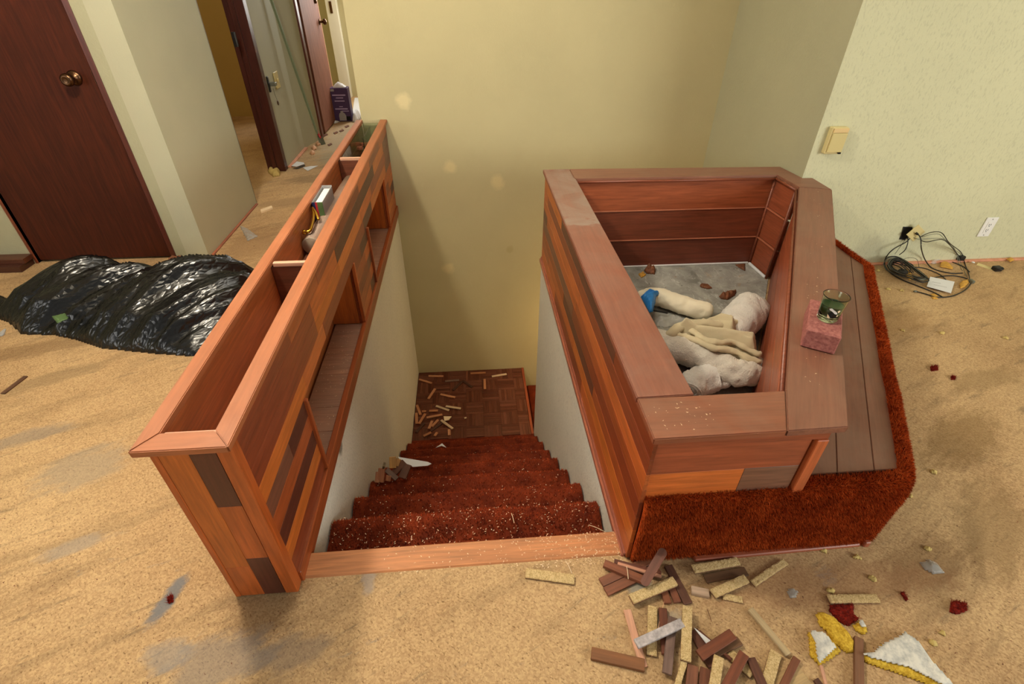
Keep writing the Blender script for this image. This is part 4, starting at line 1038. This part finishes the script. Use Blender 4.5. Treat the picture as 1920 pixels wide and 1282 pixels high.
bg = thing('garbage_bag', 'big slack black plastic garbage bag lying by the closet door', 'garbage bag', (-1.7, 2.3, 0))
o = heap('bag_body', bagp, bag_h, .0085, M['bag'], bg, 0, .10)
heap('bag_neck', [(-2.52, 2.42), (-2.44, 2.30), (-2.33, 2.22), (-2.26, 2.24), (-2.30, 2.36), (-2.38, 2.42), (-2.46, 2.47)], lambda x, y: .03+.012*ridged(x, y, .3, 30, 6, 1), .008, M['bag'], bg, 0, .04)
film([(98, 594), (122, 588), (128, 598), (108, 606)], 'greenish wrapper glimpsed through the garbage bag fold', .004, 'wrapper', 'green_wrapper', .105, 'green_card')
o = thing('latch_plate', 'small grey metal latch plate on the floor left of the garbage bag', 'latch', Zp(32, 561))
a, b = Zp(14, 566), Zp(42, 552)
board('plate', (a+b)/2+Vector((0, 0, .004)), b-a, (0, 0, 1), (b-a).length, .006, .028, M['steel'], o)
lathe('screw_eye', [(.004, 0), (.008, .0), (.008, .010), (.004, .012)], Zp(50, 550), M['bronze'], o, 12)
film([(0, 624), (12, 616), (8, 628), (0, 632)], 'scrap of grey card at the left edge of the floor', .003, 'card scrap', 'card_scrap', 0, 'board_grey')

# ================================================================== HALL ITEMS
bx = thing('purple_box', 'purple cardboard product box standing at the end of the hallway', 'box', (-1.36, 6.12, 0))
y0 = 6.1; xl, xr = Yp(628, 228, y0).x, Yp(661, 228, y0).x; ht = .335
box('carton', (xl, y0, .003), (xr, y0+.12, ht), M['purple'], bx, bev=.003)
for (z_, w0, w1, hh) in ((.262, .12, .85, .012), (.236, .3, .7, .009), (.205, .2, .75, .010), (.150, .4, .6, .007), (.125, .15, .85, .012), (.105, .5, .9, .007)):
    box('print_line', (xl+(xr-xl)*w0, y0-.0012, z_), (xl+(xr-xl)*w1, y0-.0002, z_+hh), M['lilac'], bx, bev=0)
box('print_label', (xl+.01, y0-.0012, ht-.03), (xl+.05, y0-.0002, ht-.008), M['greyprint'], bx, bev=0)
# bottle picture
w_ = xr-xl; bp_ = [(.30, .012), (.68, .012), (.70, .06), (.64, .085), (.56, .095), (.56, .11), (.42, .11), (.42, .095), (.34, .085), (.30, .06)]
me = mesh([(xl+w_*a, y0-.0014, b) for a, b in bp_], [tuple(range(len(bp_)))]); link('bottle_print', me, M['greyprint'], bx)
box('dark_print', (xl+w_*.70, y0-.0014, .012), (xr-.012, y0-.0004, .055), M['dark'], bx, bev=0)
tp = heap('tissue_sheet', [(xl+.04, y0+.02), (xr-.03, y0+.02), (xr-.02, y0+.10), (xl+.05, y0+.10)], lambda x, y: .05*(1-abs(x-(xl+xr)/2)/.09)+.01*noise.noise(Vector((x*50, y*50, 0))), .008, M['paper'], None, ht+.001, .03)
tag(tp, 'white paper sheet sticking up out of the purple box', 'paper')
o = heap('paper_sheet', [(xr+.004, y0-.02), (xr+.05, y0-.03), (xr+.08, y0+.12), (xr+.01, y0+.2)], lambda x, y: .10+.02*noise.noise(Vector((x*30, y*20, 0))), .01, M['paper'], None, 0, .03); tag(o, 'crumpled white paper right of the purple box', 'paper')
o = heap('paper_sheet', [(xl-.10, y0-.10), (xl+.03, y0-.06), (xl+.05, y0-.006), (xl-.03, y0-.01)], lambda x, y: .02, .01, M['paper'], None, 0, .03); tag(o, 'white paper corner at the foot of the purple box', 'paper')
# white vinyl patch on hall floor end
o = prism('floor_mat', [(-1.30, 6.25), (-1.0, 6.25), (-1.0, 7.38), (-1.45, 7.38)], 0.0005, .004, M['paper'], bev=0); tag(o, 'white sheet covering the floor at the hallway end', 'floor sheet')
# leaning metal strip
a = Xp(598, 259, -1.425); a.z = .004; b = Xp(507, 0, -1.505)
d = (b-a); b2 = a+d*1.2
po = thing('metal_strip', 'long grey green metal strip leaning on the pale hallway wall', 'metal strip', a)

board('strip_web', (a+b2)/2, b2-a, (0, 1, 0), (b2-a).length, .030, .006, M['grille'], po)
board('strip_flange', (a+b2)/2+Vector((.008, .014, 0)), b2-a, (1, 0, 0), (b2-a).length, .012, .004, M['grille'], po)
# switch plate and hanging latch
p = Xp(518, 150, XH); sw = thing('wall_switch', 'cream light switch plate on the pale hallway wall', 'light switch', p)
box('plate', p+Vector((.0005, -.05, -.06)), p+Vector((.008, .05, .06)), M['cream_plastic'], sw, bev=.003); box('toggle', p+Vector((.008, -.006, -.012)), p+Vector((.020, .006, .012)), M['cream_plastic'], sw)
p = Xp(505, 158, XH); lt = thing('door_latch_set', 'dark metal latch hanging on the hallway wall left of the switch', 'latch', p)
box('bracket', p+Vector((.001, -.045, -.05)), p+Vector((.012, -.02, .06)), M['black'], lt, bev=.002)
box('bolt', p+Vector((.001, -.02, -.012)), p+Vector((.05, .03, .012)), M['steel'], lt, bev=.002)
tube('cord', [p+Vector((.02, 0, -.03)), p+Vector((.02, .01, -.08)), p+Vector((.02, .03, -.12))], .0015, M['black'], lt, segs=5)
lathe('tag_disc', [(.001, -.001), (.02, -.001), (.02, .002), (.001, .002)], p+Vector((.02, .035, -.14)), M['bronze'], lt, 16, Matrix.Rotation(math.pi/2, 4, 'Y'))
# floor items
def sheet(pts, label, z=.001, mat='paper', name='paper_sheet', cat='paper', h=.0015):
    o = prism(name, [tuple(Zp(*p))[:2] for p in pts], z, z+h, M[mat], bev=0); tag(o, label, cat); return o
def c6(x, y): return (420+x/5.343, 240+y/5.343)
sheet([c6(680, 390), c6(730, 345), c6(800, 355), c6(810, 370), c6(730, 398)], 'white folded paper near the hallway wall foot', .008)
sheet([c6(790, 400), c6(870, 385), c6(945, 380), c6(840, 432)], 'white pointed paper right of the folded one', .002)
sheet([c6(690, 410), c6(740, 400), c6(810, 372), c6(815, 382), c6(740, 412)], 'black plastic strip under the white papers', .003, 'black', 'plastic_strip', 'plastic strip')
def chunk(pts, label, h, mat, name='plaster_chunk', cat='chunk'):
    poly = [tuple(Zp(*p))[:2] for p in pts]; o = heap(name, poly, lambda x, y: h*(1+.5*noise.noise(Vector((x*40, y*40, 0)))), .008, M[mat], None, 0, .015); tag(o, label, cat); return o
chunk([c6(440, 425), c6(560, 430), c6(560, 480), c6(500, 490), c6(450, 450)], 'yellowish foam chunk at the foot of the dark doorway casing', .03, 'crumb')
sheet([c6(370, 830), c6(480, 792), c6(492, 812), c6(375, 855)], 'pale wood block on the hall floor by the wall', .0, 'shaving', 'wood_block', 'wood block', .012)
film([c6(160, 980), c6(230, 1010), c6(340, 1090), c6(240, 1130)], 'clear crumpled plastic film on the hall floor', .012)
tl = thing('red_handled_tool', 'red handled scraper standing against the far hallway wall', 'scraper', Zp(603, 264))
a = Zp(603, 270); 
tube('handle', [a+Vector((0, 0, .06)), a+Vector((-.05, .05, .17))], .011, M['red_card'], tl, segs=8)
board('blade', a+Vector((.012, -.01, .03)), (-.3, .3, .9), (1, 1, 0), .075, .05, .002, M['steel'], tl)
for i, (u, v, lab) in enumerate(((588, 278, 'nearest pale debris lump at the hallway wall'), (596, 270, 'middle pale debris lump beside the red handled scraper'), (585, 287, 'small debris lump at the hallway wall foot'))):
    chunk([(u-4, v), (u+4, v-3), (u+5, v+2), (u, v+4)], lab, .02, 'pale_wood', 'debris_lump', 'debris')
for i, (u, v, lab) in enumerate(((629, 250, 'brown chip nearest the half wall end in the hallway'), (650, 238, 'brown chip below the purple box'), (640, 246, 'brown chip left of the half wall end'), (618, 272, 'brown chip beside the scraper'), (610, 254, 'brown chip at the far door foot'))):
    o = sheet([(u-4, v), (u+3, v-3), (u+5, v-1), (u-1, v+2)], lab, .0, 'leaf', 'wood_chip', 'wood chip', .006)
    o['group'] = 'brown chips in the hallway'
o = heap('door_rubble', [(-1.735, 2.70), (-1.66, 2.70), (-1.64, 2.80), (-1.73, 2.815)], lambda x, y: .035*(1+noise.noise(Vector((x*60, y*60, 0)))), .006, M['leaf'], None, 0, .02); tag(o, 'brown splintered rubble at the corner of the closet door', 'rubble')

# ================================================================== RIGHT WALL ITEMS
tb = thing('wall_box', 'cream intercom box with a lid on the right wall', 'wall box', (1.78, YW, .69))
x0_, z0_, z1_ = 1.752, .640, .765
box('housing', (x0_, YW-.032, z0_), (x0_+.082, YW-.001, z1_), M['cream_plastic'], tb, bev=.004)
box('lid', (x0_+.006, YW-.040, z0_+.010), (x0_+.082, YW-.0325, z1_-.026), plain('cream_lid', (206, 190, 128), .4), tb, bev=.002)
box('top_panel', (x0_+.006, YW-.038, z1_-.024), (x0_+.082, YW-.0325, z1_-.004), plain('peach_panel', (220, 190, 130), .45), tb, bev=.002)
box('corner_hole', (x0_+.068, YW-.0405, z0_+.002), (x0_+.080, YW-.0325, z0_+.0095), M['dark'], tb, bev=0)
p = Yp(1851, 425, YW); ol = thing('outlet_plate', 'white outlet plate with a slotted insert low on the right wall', 'outlet', p)
box('plate', p+Vector((-.035, -.007, -.057)), p+Vector((.035, -.0005, .057)), M['white'], ol, bev=.003)
box('insert', p+Vector((-.016, -.009, -.034)), p+Vector((.016, -.0075, .034)), M['white'], ol, bev=.001)
for z_ in (-.016, .016):
    for dx_ in (-.007, .004): box('slot', p+Vector((dx_, -.0095, z_-.004)), p+Vector((dx_+.0025, -.0088, z_+.005)), M['dark'], ol, bev=0)
    lathe('ground_hole', [(.0005, 0), (.0026, 0), (.0026, .0006), (.0005, .0006)], p+Vector((-.001, -.0091, z_-.009)), M['dark'], ol, 10, Rk)
for z_ in (-.047, .047): lathe('plate_screw', [(.0005, 0), (.003, 0), (.0025, .001), (.0005, .001)], p+Vector((0, -.007, z_)), M['steel'], ol, 10, Rk)
def c7(x, y): return (1640+x/6.857, 400+y/6.857)
def onw(x, y, off=.0): return Yp(*c7(x, y), YW-off)
# hole and tilted plate
hp = [onw(*q, .0015) for q in ((370, 175), (480, 178), (470, 250), (430, 300), (380, 340), (320, 330), (350, 250))]
hpo = [onw(*q, .0016) for q in ((370, 175), (480, 178), (470, 250), (430, 300), (380, 340), (320, 330), (350, 250))]
ho = thing('wall_hole', 'ragged black hole in the right wall where the cables come out', 'hole', hp[3])
me = mesh([v for v in hp], [tuple(range(7))]); link('hole_face', me, M['dark'], ho)
for i in range(7): tube('torn_edge', [hp[i], (hp[i]+hp[(i+1) % 7])/2+Vector((0, -.003, .002)), hp[(i+1) % 7]], .0022, M['black'], ho, segs=5)
cp = thing('cable_plate', 'cream blank cable plate hanging tilted below the wall hole', 'cable plate', onw(520, 250, .03))
q = [onw(*w2, .035) for w2 in ((525, 140), (640, 265), (530, 365), (412, 240))]
cc = sum(q, Vector())/4
dA = (q[1]-q[0]); dB = (q[3]-q[0]); board('plate', cc, dA, dB, .075, .072, .005, M['cream_plastic'], cp, bev=.002)
lathe('jack', [(.001, 0), (.006, 0), (.006, .012), (.002, .013)], cc+Vector((.0, -.004, 0)), M['black'], cp, 12, Rk)
# cables
cb = thing('cable_bundle', 'tangled bundle of thin black cables hanging from the wall hole onto the floor', 'cables', Zp(1720, 520))
def floorp(x, y, z=.004): return Zp(*c7(x, y), z)
def cable(pts, r=.0022, mat='black'):
    pts = [Vector((p.x, min(p.y, YW-.006), max(p.z, .0025))) for p in pts]
    tube('cable', smooth_path(pts, 7), r, M[mat], cb, segs=6)
W_ = onw
cable([W_(590, 300, .04), W_(720, 245, .07), W_(860, 250, .09), W_(960, 380, .12), Zp(*c7(1110, 500), .06), floorp(1160, 640), floorp(1215, 800), floorp(1215, 880)])
cable([W_(600, 350, .04), W_(680, 365, .06), W_(860, 335, .09), W_(960, 400, .1), Zp(*c7(1060, 520), .05), floorp(1130, 600), floorp(1180, 700), floorp(1215, 750)])
cable([W_(610, 300, .04), W_(800, 262, .07), W_(900, 330, .09), Zp(*c7(1050, 500), .06), floorp(1110, 650), floorp(1190, 820)], .0014, 'steel')
cable([W_(440, 260, .02), W_(480, 290, .03), W_(560, 330, .05), W_(800, 320, .07), W_(930, 350, .1), Zp(*c7(1040, 480), .07), floorp(1080, 640), floorp(1130, 740)], .0014, 'steel')
cable([W_(540, 245, .05), W_(590, 320, .06), W_(600, 450, .08), Zp(*c7(640, 580), .03), floorp(720, 690), floorp(840, 740), floorp(1000, 770), floorp(1130, 765)], .003)
cable([W_(425, 290, .01), W_(425, 380, .03), W_(390, 470, .05), W_(320, 530, .07)], .0026)
cable([W_(470, 300, .02), W_(400, 370, .03), W_(240, 460, .06), Zp(*c7(150, 560), .06), floorp(130, 660), floorp(200, 760), floorp(350, 850), floorp(550, 930), floorp(750, 1010), floorp(880, 1078)], .003)
cable([floorp(880, 1078), floorp(1000, 1060), floorp(1120, 1010), floorp(1200, 950), floorp(1235, 900)], .003)
cable([floorp(520, 1000, .006), floorp(600, 1020), floorp(700, 1050), floorp(780, 1075), floorp(880, 1078)], .003)
cable([floorp(700, 840, .008), floorp(850, 810), floorp(1000, 800), floorp(1150, 825), floorp(1215, 860)], .0028)
cable([floorp(940, 880), floorp(860, 800), floorp(740, 740), floorp(620, 700), floorp(480, 690)], .0026)
cable([floorp(1220, 750), floorp(1150, 690), floorp(1040, 640), floorp(930, 600), floorp(860, 600)], .0026)
for i in range(15):   # coil
    rr = random.uniform(.75, 1.1); ox, oy = random.uniform(-25, 25), random.uniform(-15, 15); zz = .004+.0045*i
    pts = [(150, 640), (200, 560), (300, 545), (400, 600), (520, 700), (640, 800), (690, 860), (600, 880), (440, 820), (300, 780), (190, 720)]
    cxx, cyy = 400, 710
    pts = [Zp(*c7(cxx+(x-cxx)*rr+ox, cyy+(y-cyy)*(rr*.9)+oy), zz) for x, y in pts]; pts.append(pts[0])
    cable(pts, .0024 if i % 3 else .0018, 'black' if i % 4 else 'steel')
for i in range(7):
    a = floorp(180+i*14, 640-i*6, .03+.003*i); b = floorp(400+i*20, 800-i*9, .03); m_ = (a+b)/2+Vector((random.uniform(-.03, .03), random.uniform(-.03, .03), .02))
    cable([a, m_, b], .0022)
for s_ in (1.,): cable([Zp(*c7(260, 520), .1), Zp(*c7(320, 440), .13), W_(390, 340, .02)], .0012)
cable([floorp(330, 610, .02), floorp(430, 570, .05), floorp(540, 590, .05), floorp(570, 690, .01)], .0011)
box('cable_tie', floorp(360, 760, .03)-Vector((.02, .02, .01)), floorp(360, 760, .03)+Vector((.02, .02, .015)), M['black'], cb, bev=.006)
lathe('plug_end', [(.001, 0), (.005, 0), (.005, .014), (.003, .016)], floorp(505, 1002, .006), M['steel'], cb, 12, Matrix.Rotation(math.pi/2, 4, 'Y'))
box('connector', floorp(1235, 890, 0)+Vector((-.008, -.015, .0)), floorp(1235, 890, 0)+Vector((.008, .015, .018)), M['steel'], cb, bev=.003)
box('splitter', floorp(1090, 615, 0)+Vector((-.02, -.012, 0)), floorp(1090, 615, 0)+Vector((.018, .016, .035)), M['black'], cb, bev=.004)
o = sheet([c7(700, 840), c7(1012, 905), c7(965, 1052), c7(655, 965)], 'white printed card lying on the cables', .012, 'paper', 'printed_card', 'card')
for (x0q, y0q, x1q, y1q) in ((740, 880, 850, 900), (760, 915, 930, 950), (790, 1000, 850, 1010)):
    a, b = Zp(*c7(x0q, y0q), .0138), Zp(*c7(x1q, y1q), .0138); board('print_line', (a+b)/2, b-a, (0, 0, 1), (b-a).length, .0004, .002, M['greyprint'], o, bev=0)
def lf(pts, label, mat='yellow_leaf', z=0., h=.0045, name='dry_leaf'):
    poly = [tuple(Zp(*p, z))[:2] for p in pts]; cx = sum(p[0] for p in poly)/len(poly)
    root = heap(name, poly, lambda x, y: h*(.4+.9*abs(noise.noise(Vector((x*45, y*45, 7))))), .004, M[mat], None, z, .01); tag(root, label, 'leaf'); return root
lf([c7(850, 640), c7(900, 600), c7(960, 650), c7(1005, 700), c7(990, 720), c7(900, 700), c7(840, 690)], 'largest dry yellow leaf behind the cable loops', z=.004)
lf([c7(1095, 910), c7(1130, 870), c7(1200, 852), c7(1205, 890), c7(1150, 950), c7(1100, 965)], 'dry yellow leaf at the right end of the cable loop', z=.002)
lf([c7(715, 1050), c7(760, 1035), c7(805, 1060), c7(800, 1100), c7(750, 1105)], 'small yellow leaf under the cable plug end', z=.0)
lf([c7(370, 730), c7(420, 720), c7(500, 830), c7(450, 860), c7(400, 790)], 'yellow paper leaf caught in the cable coil', z=.03)
lf([c7(1695, 590), c7(1750, 570), c7(1790, 600), c7(1740, 625)], 'yellow crumbly leaf on the wall foot strip', z=.009, h=.01)
film([c7(790, 570), c7(880, 520), c7(860, 610), c7(760, 650), c7(700, 640)], 'clear plastic wrapper at the wall foot behind the cables', .03)
bk = thing('metal_bracket', 'pale metal bracket with a black clip on the floor at the right wall', 'bracket', floorp(1480, 700, 0))
a, b = floorp(1320, 650, .004), floorp(1540, 725, .004); board('arm', (a+b)/2, b-a, (0, 1, .3), (b-a).length, .018, .003, M['cream_plastic'], bk)
box('clip', floorp(1580, 735, 0)+Vector((-.03, -.015, 0)), floorp(1580, 735, 0)+Vector((.014, .02, .025)), M['black'], bk, bev=.005)
tube('clip_ring', [floorp(1600, 700, .02)+Vector((.02*math.cos(a_), .02*math.sin(a_), 0)) for a_ in np.linspace(0, 6.28, 14)], .004, M['black'], bk, segs=6)
o = lathe('screw_cap', [(.001, 0), (.008, 0), (.008, .004), (.001, .006)], floorp(1265, 632, .009), M['white'], None, 14); tag(o, 'round white cap on the strip at the foot of the right wall', 'cap')

# ================================================================== PLANTER CONTENTS
def c8(x, y): return (1190+x/5.573, 520+y/5.573)
def roll(name, pts, r, zc, mat, label, cat='towel', flat=.8, nz=.010, ns=22, seed=0, group='towels and cloths dumped in the planter'):
    path = smooth_path([Zp(*c8(x, y), zc if not isinstance(zc, list) else zc[i]) for i, (x, y) in enumerate(pts)], 10)
    V, F = tubemesh(path, r if not isinstance(r, list) else list(np.interp(np.linspace(0, len(r)-1, len(path)), range(len(r)), r)), 28, flat, 'round', nz, ns, seed)
    V, c = centred(V); o = link(name, mesh(V, F, True), M[mat], None, Matrix.Translation(c)); tag(o, label, cat, group); return o
roll('rolled_towel', [(90, 210), (240, 200), (420, 260), (600, 315), (740, 345)], [.045, .05, .05, .05, .046], .055, 'cream', 'cream folded towel at the left of the planter with the blue glove', flat=.85, nz=.006, seed=2)
roll('terry_roll', [(1010, 560), (1090, 470), (1160, 380), (1210, 320)], [.070, .082, .086, .080], .10, 'terry', 'round white terry roll against the slanted planter wall', flat=.95, nz=.012, ns=14, seed=4)
roll('long_towel', [(200, 650), (420, 740), (640, 800), (860, 890), (1040, 990), (1160, 990), (1240, 900)], [.062, .066, .066, .062, .058, .058, .045], .095, 'greige', 'long grey white rolled towel bent across the planter', flat=.85, nz=.014, ns=16, seed=6)
o = roll('open_roll', [(590, 1140), (680, 1080), (820, 1040), (930, 1060)], [.052, .062, .066, .045], .06, 'terry', 'white rolled towel with its open end at the planter front', flat=.8, nz=.012, ns=18, seed=8)
a = Zp(*c8(610, 1150), .07); 
spv = []
for k in range(40):
    an = k*.38; rr = .012+.0009*k; spv.append(a+Vector((-.018, -.020, 0))+Vector((rr*math.cos(an)*.75, -rr*math.cos(an)*.6, rr*math.sin(an)*.75)))
tube('roll_edge', spv, .0035, M['terry'], o, segs=6)
lathe('roll_hollow', [(.001, 0), (.016, 0), (.016, .002), (.001, .002)], a+Vector((-.022, -.026, 0)), M['dark'], o, 16, Matrix.Rotation(.9, 4, 'Z') @ Matrix.Rotation(math.pi/2, 4, 'X'))
# folded cloth heap
def cloth_h(x, y):
    return .155+.075*(ridged(x, y, -.62, 11, 1.6, 2)-.45)+.028*(ridged(x, y, -.45, 26, 3, 5)-.4)
cz = .07
def cpoly(pts, z): return [tuple(Zp(*c8(*p), z))[:2] for p in pts]
o = heap('draped_cloth', cpoly([(340, 560), (480, 480), (700, 440), (1000, 410), (1110, 520), (1120, 640), (1330, 750), (1310, 880), (1160, 860), (900, 760), (600, 650), (350, 610)], .13), cloth_h, .0045, M['beige'], None, .004, .05)
tag(o, 'beige cloth draped in folds over the towels in the planter', 'cloth', 'towels and cloths dumped in the planter')
for i, (pts, zz, rr) in enumerate(([[(470, 600), (640, 660), (820, 740), (1000, 760), (1170, 840), (1290, 880)], .165, .015], [[(600, 560), (720, 640), (860, 680), (1040, 680), (1200, 760), (1300, 800)], .178, .014],
                                 [[(370, 590), (520, 500), (720, 480), (900, 500), (1060, 470)], .165, .022])):
    path = smooth_path([Zp(*c8(*p), zz-.01*abs(k-2)) for k, p in enumerate(pts)], 8); V, F = tubemesh(path, rr, 14, .8, 'round', .006, 30, i)
    V, c = centred(V); link('fold', mesh(V, F, True), M['beige'], o, Matrix.Translation(c)).matrix_basis = Matrix.Translation(c-Vector(o.location))
gl = heap('rubber_glove', cpoly([(70, 180), (120, 135), (200, 125), (260, 145), (225, 180), (215, 250), (190, 330), (160, 340), (120, 260)], .10), lambda x, y: .018+.012*ridged(x, y, .5, 40, 12, 1), .004, M['blue'], None, .085, .015)
tag(gl, 'bright blue rubber glove on the end of the cream towel', 'glove')
lw = heap('plastic_bag', cpoly([(180, 340), (340, 350), (500, 410), (620, 420), (480, 470), (330, 500), (230, 480)], .02), lambda x, y: .03*(.5+abs(noise.noise(Vector((x*25, y*25, 0))))), .007, M['film'], None, .005, .03)
tag(lw, 'clear plastic bag between the cream towel and the beige cloth', 'plastic bag')
o = tube('black_stick', [Zp(*c8(205, 345), .05), Zp(*c8(340, 370), .045)], .005, M['black'], segs=8); tag(o, 'short black stick below the blue glove', 'stick')
lf([c8(680, 90), c8(700, 68), c8(760, 75), c8(810, 115), c8(760, 122), c8(700, 108)], 'brown oval dry leaf on the planter concrete', 'leaf', .005, .012)
lf([c8(885, 200), c8(930, 175), c8(1000, 150), c8(1060, 155), c8(1040, 190), c8(970, 235), c8(900, 225)], 'curled brown leaf beside the white terry roll', 'leaf', .005, .03)
def c9(x, y): return (980+x/3.097, 290+y/3.097)
lf([c9(705, 675), c9(730, 640), c9(770, 670), c9(765, 695), c9(720, 690)], 'curled dark leaf near the back of the planter', 'leaf', .005, .03)
lf([c9(672, 695), c9(700, 680), c9(715, 700), c9(690, 715)], 'pale tan leaf beside the curled dark leaf', 'yellow_leaf', .005, .01)
lf([c9(1235, 640), c9(1290, 635), c9(1290, 675), c9(1262, 660)], 'grey brown leaf at the back of the planter', 'leaf', .005, .01)
def pgrit():
    t_ = random.random(); y = random.uniform(.95, 2.5); xm = .785+(y-.91)*.585; return (random.uniform(.54, max(.56, min(1.58, xm)-.02)), y, .0052)
P_ = scatter(110, pgrit); A, B, C_ = flakes(P_, .008, .3)
o = tris('planter_grit', A, B, C_, M['leaf']); tag(o, 'dark bits of leaf and grit on the concrete in the planter', 'grit', kind='stuff')

# brick and candle on the cap
bk0 = Vector((.909, 1.081, .517)); dirb = Vector((.070, -.048, 0)).normalized(); dl = Vector((1.005-.905, 1.233-1.080, 0)).normalized()
br = thing('brick', None, None, (.99, 1.13, .517)); 
c_ = bk0+dirb*.043+dl*.092
me = boxmesh(.184, .086, .058, .003)
bm = bmesh.new(); bm.from_mesh(me); bmesh.ops.subdivide_edges(bm, edges=bm.edges, cuts=5, use_grid_fill=True)
for v in bm.verts: v.co += v.co.normalized()*.0016*noise.noise(v.co*120)
bm.to_mesh(me); bm.free()
bpy.data.objects.remove(br)
br = link('brick', me, M['brick'], None, Matrix.Translation(c_+Vector((0, 0, .029))) @ axes(dl, dirb)); tag(br, 'pinkish red brick lying on the slanted planter cap', 'brick')
cpz = .5762
cd = thing('candle_glass', 'small glass candle jar with green wax standing on the brick', 'candle', Vector((.992, 1.124, cpz)))
lathe('jar', [(.002, 0), (.024, 0), (.027, .004), (.029, .030), (.033, .074), (.0345, .0765), (.0335, .0775), (.0318, .074), (.0275, .030), (.0255, .010), (.002, .010)], Vector((.992, 1.124, cpz)), M['glass'], cd, 40)
lathe('wax', [(.002, .0105), (.0250, .0105), (.0272, .030), (.0292, .050), (.0260, .0485), (.002, .0475)], Vector((.992, 1.124, cpz)), M['wax'], cd, 40)
# printed emblem on the glass front: white swash, dark patch, small flower strokes
def decal(pts, mat, name='emblem_stroke'):
    V = []
    for a_, z_ in pts:
        r_ = .0283+(.033-.029)*(z_-.030)/.044+.0016; an = math.radians(a_); V.append(Vector((.992+r_*math.cos(an), 1.124+r_*math.sin(an), cpz+z_)))
    me = mesh(V, [tuple(range(len(V)))]); me.materials.append(M[mat]); o = link(name, me, None, cd); return o
decal([(222, .048), (232, .051), (248, .046), (262, .040), (268, .034), (256, .034), (240, .041), (226, .044)], 'white')
decal([(222, .033), (240, .040), (262, .033), (272, .024), (258, .018), (240, .020)], 'dark')
decal([(224, .030), (232, .026), (242, .020), (236, .017), (226, .020)], 'shaving')
decal([(262, .044), (270, .048), (276, .044), (270, .038)], 'shaving')
decal([(268, .030), (275, .032), (276, .026), (270, .025)], 'shaving')

# ================================================================== TROUGH CONTENTS (left half wall)
tz = .4202
tbk = tube('cardboard_tube', [Vector((-.624, 1.87, .5)), Vector((-.598, 2.60, .5))], .035, M['tube'], None, segs=28, cap='flat')
tag(tbk, 'thick grey brown cardboard tube lying in the half wall trough', 'tube')
e_ = lathe('end_cap', [(.001, 0), (.033, 0), (.0355, .002), (.033, .004), (.001, .004)], Vector((-.624, 1.8705, .5)), M['tube_end'], None, 28, Rk)
e_.parent = tbk; e_.matrix_basis = PW(tbk).inverted() @ e_.matrix_basis
cb_ = thing('card_box', 'open grey card box with green, red and navy end standing in the trough', 'box', (-.62, 2.1, tz))
tz = .4635; xa, xb, ya, yb, zt = -.6535, -.610, 2.085, 2.28, .592
box('side', (xa, ya+.001, tz+.0), (xa+.002, yb, zt), M['board_grey'], cb_, bev=0); box('side', (xb-.002, ya+.001, tz+.0), (xb, yb, zt), M['board_grey'], cb_, bev=0)
box('end', (xa, yb-.002, tz), (xb, yb, zt+.004), M['board_grey'], cb_, bev=0)
zz = zt-.0
for (f0, f1, mt) in ((0, .30, 'navy_card'), (.30, .50, 'red_card'), (.50, 1., 'green_card')): box('end_print', (xa+(xb-xa)*f0, ya, tz), (xa+(xb-xa)*f1, ya+.002, zz), M[mt], cb_, bev=0)
box('insert', (xa+.010, ya+.012, tz), (xb-.004, yb-.012, zt-.006), M['paper'], cb_, bev=.002)
# brass lever handle
hd = thing('brass_handle', 'brass door lever handle lying on the cardboard tube', 'door handle', (-.63, 1.98, .54))
A_ = Zp(569, 435, .545); B_ = Zp(582, 431, .55); C_ = Zp(588, 405, .56); D_ = Zp(583, 390, .575); E_ = Zp(597, 411, .552)
for v_ in (A_, B_, C_, D_, E_): v_.x = max(min(v_.x, -.585), -.648)
tube('lever', smooth_path([A_, B_, C_, D_], 5), .0062, M['brass'], hd, segs=10)
tube('lever', smooth_path([D_, (D_+E_)/2+Vector((.002, 0, .004)), E_], 5), .0055, M['brass'], hd, segs=10)
lathe('rose', [(.001, 0), (.010, 0), (.010, .005), (.006, .008), (.006, .014), (.001, .014)], A_-Vector((0, 0, .006)), M['brass'], hd, 16)
# glass liner at the far end
tz = .4202
gl_ = thing('glass_liner', 'greenish glass panes lining the far end of the half wall trough', 'glass panes', (-.6, 3.1, tz))
for (a, b) in (((-.652, 2.72, tz+.001), (-.649, 3.44, .588)), ((-.650, 3.435, tz+.001), (-.548, 3.439, .588)), ((-.645, 2.72, tz+.05), (-.548, 3.42, tz+.053))):
    box('glass_pane', a, b, M['green_glass'], gl_, bev=0)
box('glass_pane', (-.612, 3.15, tz+.06), (-.608, 3.42, .57), M['green_glass'], gl_, bev=0)
for i, (u, v, lab) in enumerate(((672, 278, 'orange wood scrap on the glass nearest the partition'), (684, 270, 'brown wood scrap beside the inner edge on the glass'))):
    c = Zp(u, v, .50); c.x = min(c.x, -.565); strip_ = board('wood_scrap', c, (1, .5, 0), (0, 0, 1), .05, .018, .02, M['wood_matte'], None, (190, 112, 76)); tag(strip_, lab, 'wood scrap')
o = heap('crumpled_cellophane', [(-.60, 3.02), (-.555, 3.0), (-.552, 3.25), (-.60, 3.22)], lambda x, y: .06*(.6+.6*abs(noise.noise(Vector((x*60, y*40, 0))))), .006, M['film'], None, tz+.054, .02); tag(o, 'crumpled clear cellophane in the glass lined trough end', 'cellophane')
o = heap('crumpled_foil', [(-.645, 2.76), (-.56, 2.74), (-.56, 2.90), (-.64, 2.92)], lambda x, y: .03*(.6+.6*abs(noise.noise(Vector((x*60, y*40, 4))))), .006, M['film'], None, tz+.054, .02); tag(o, 'crumpled film next to the far partition of the trough', 'plastic film')
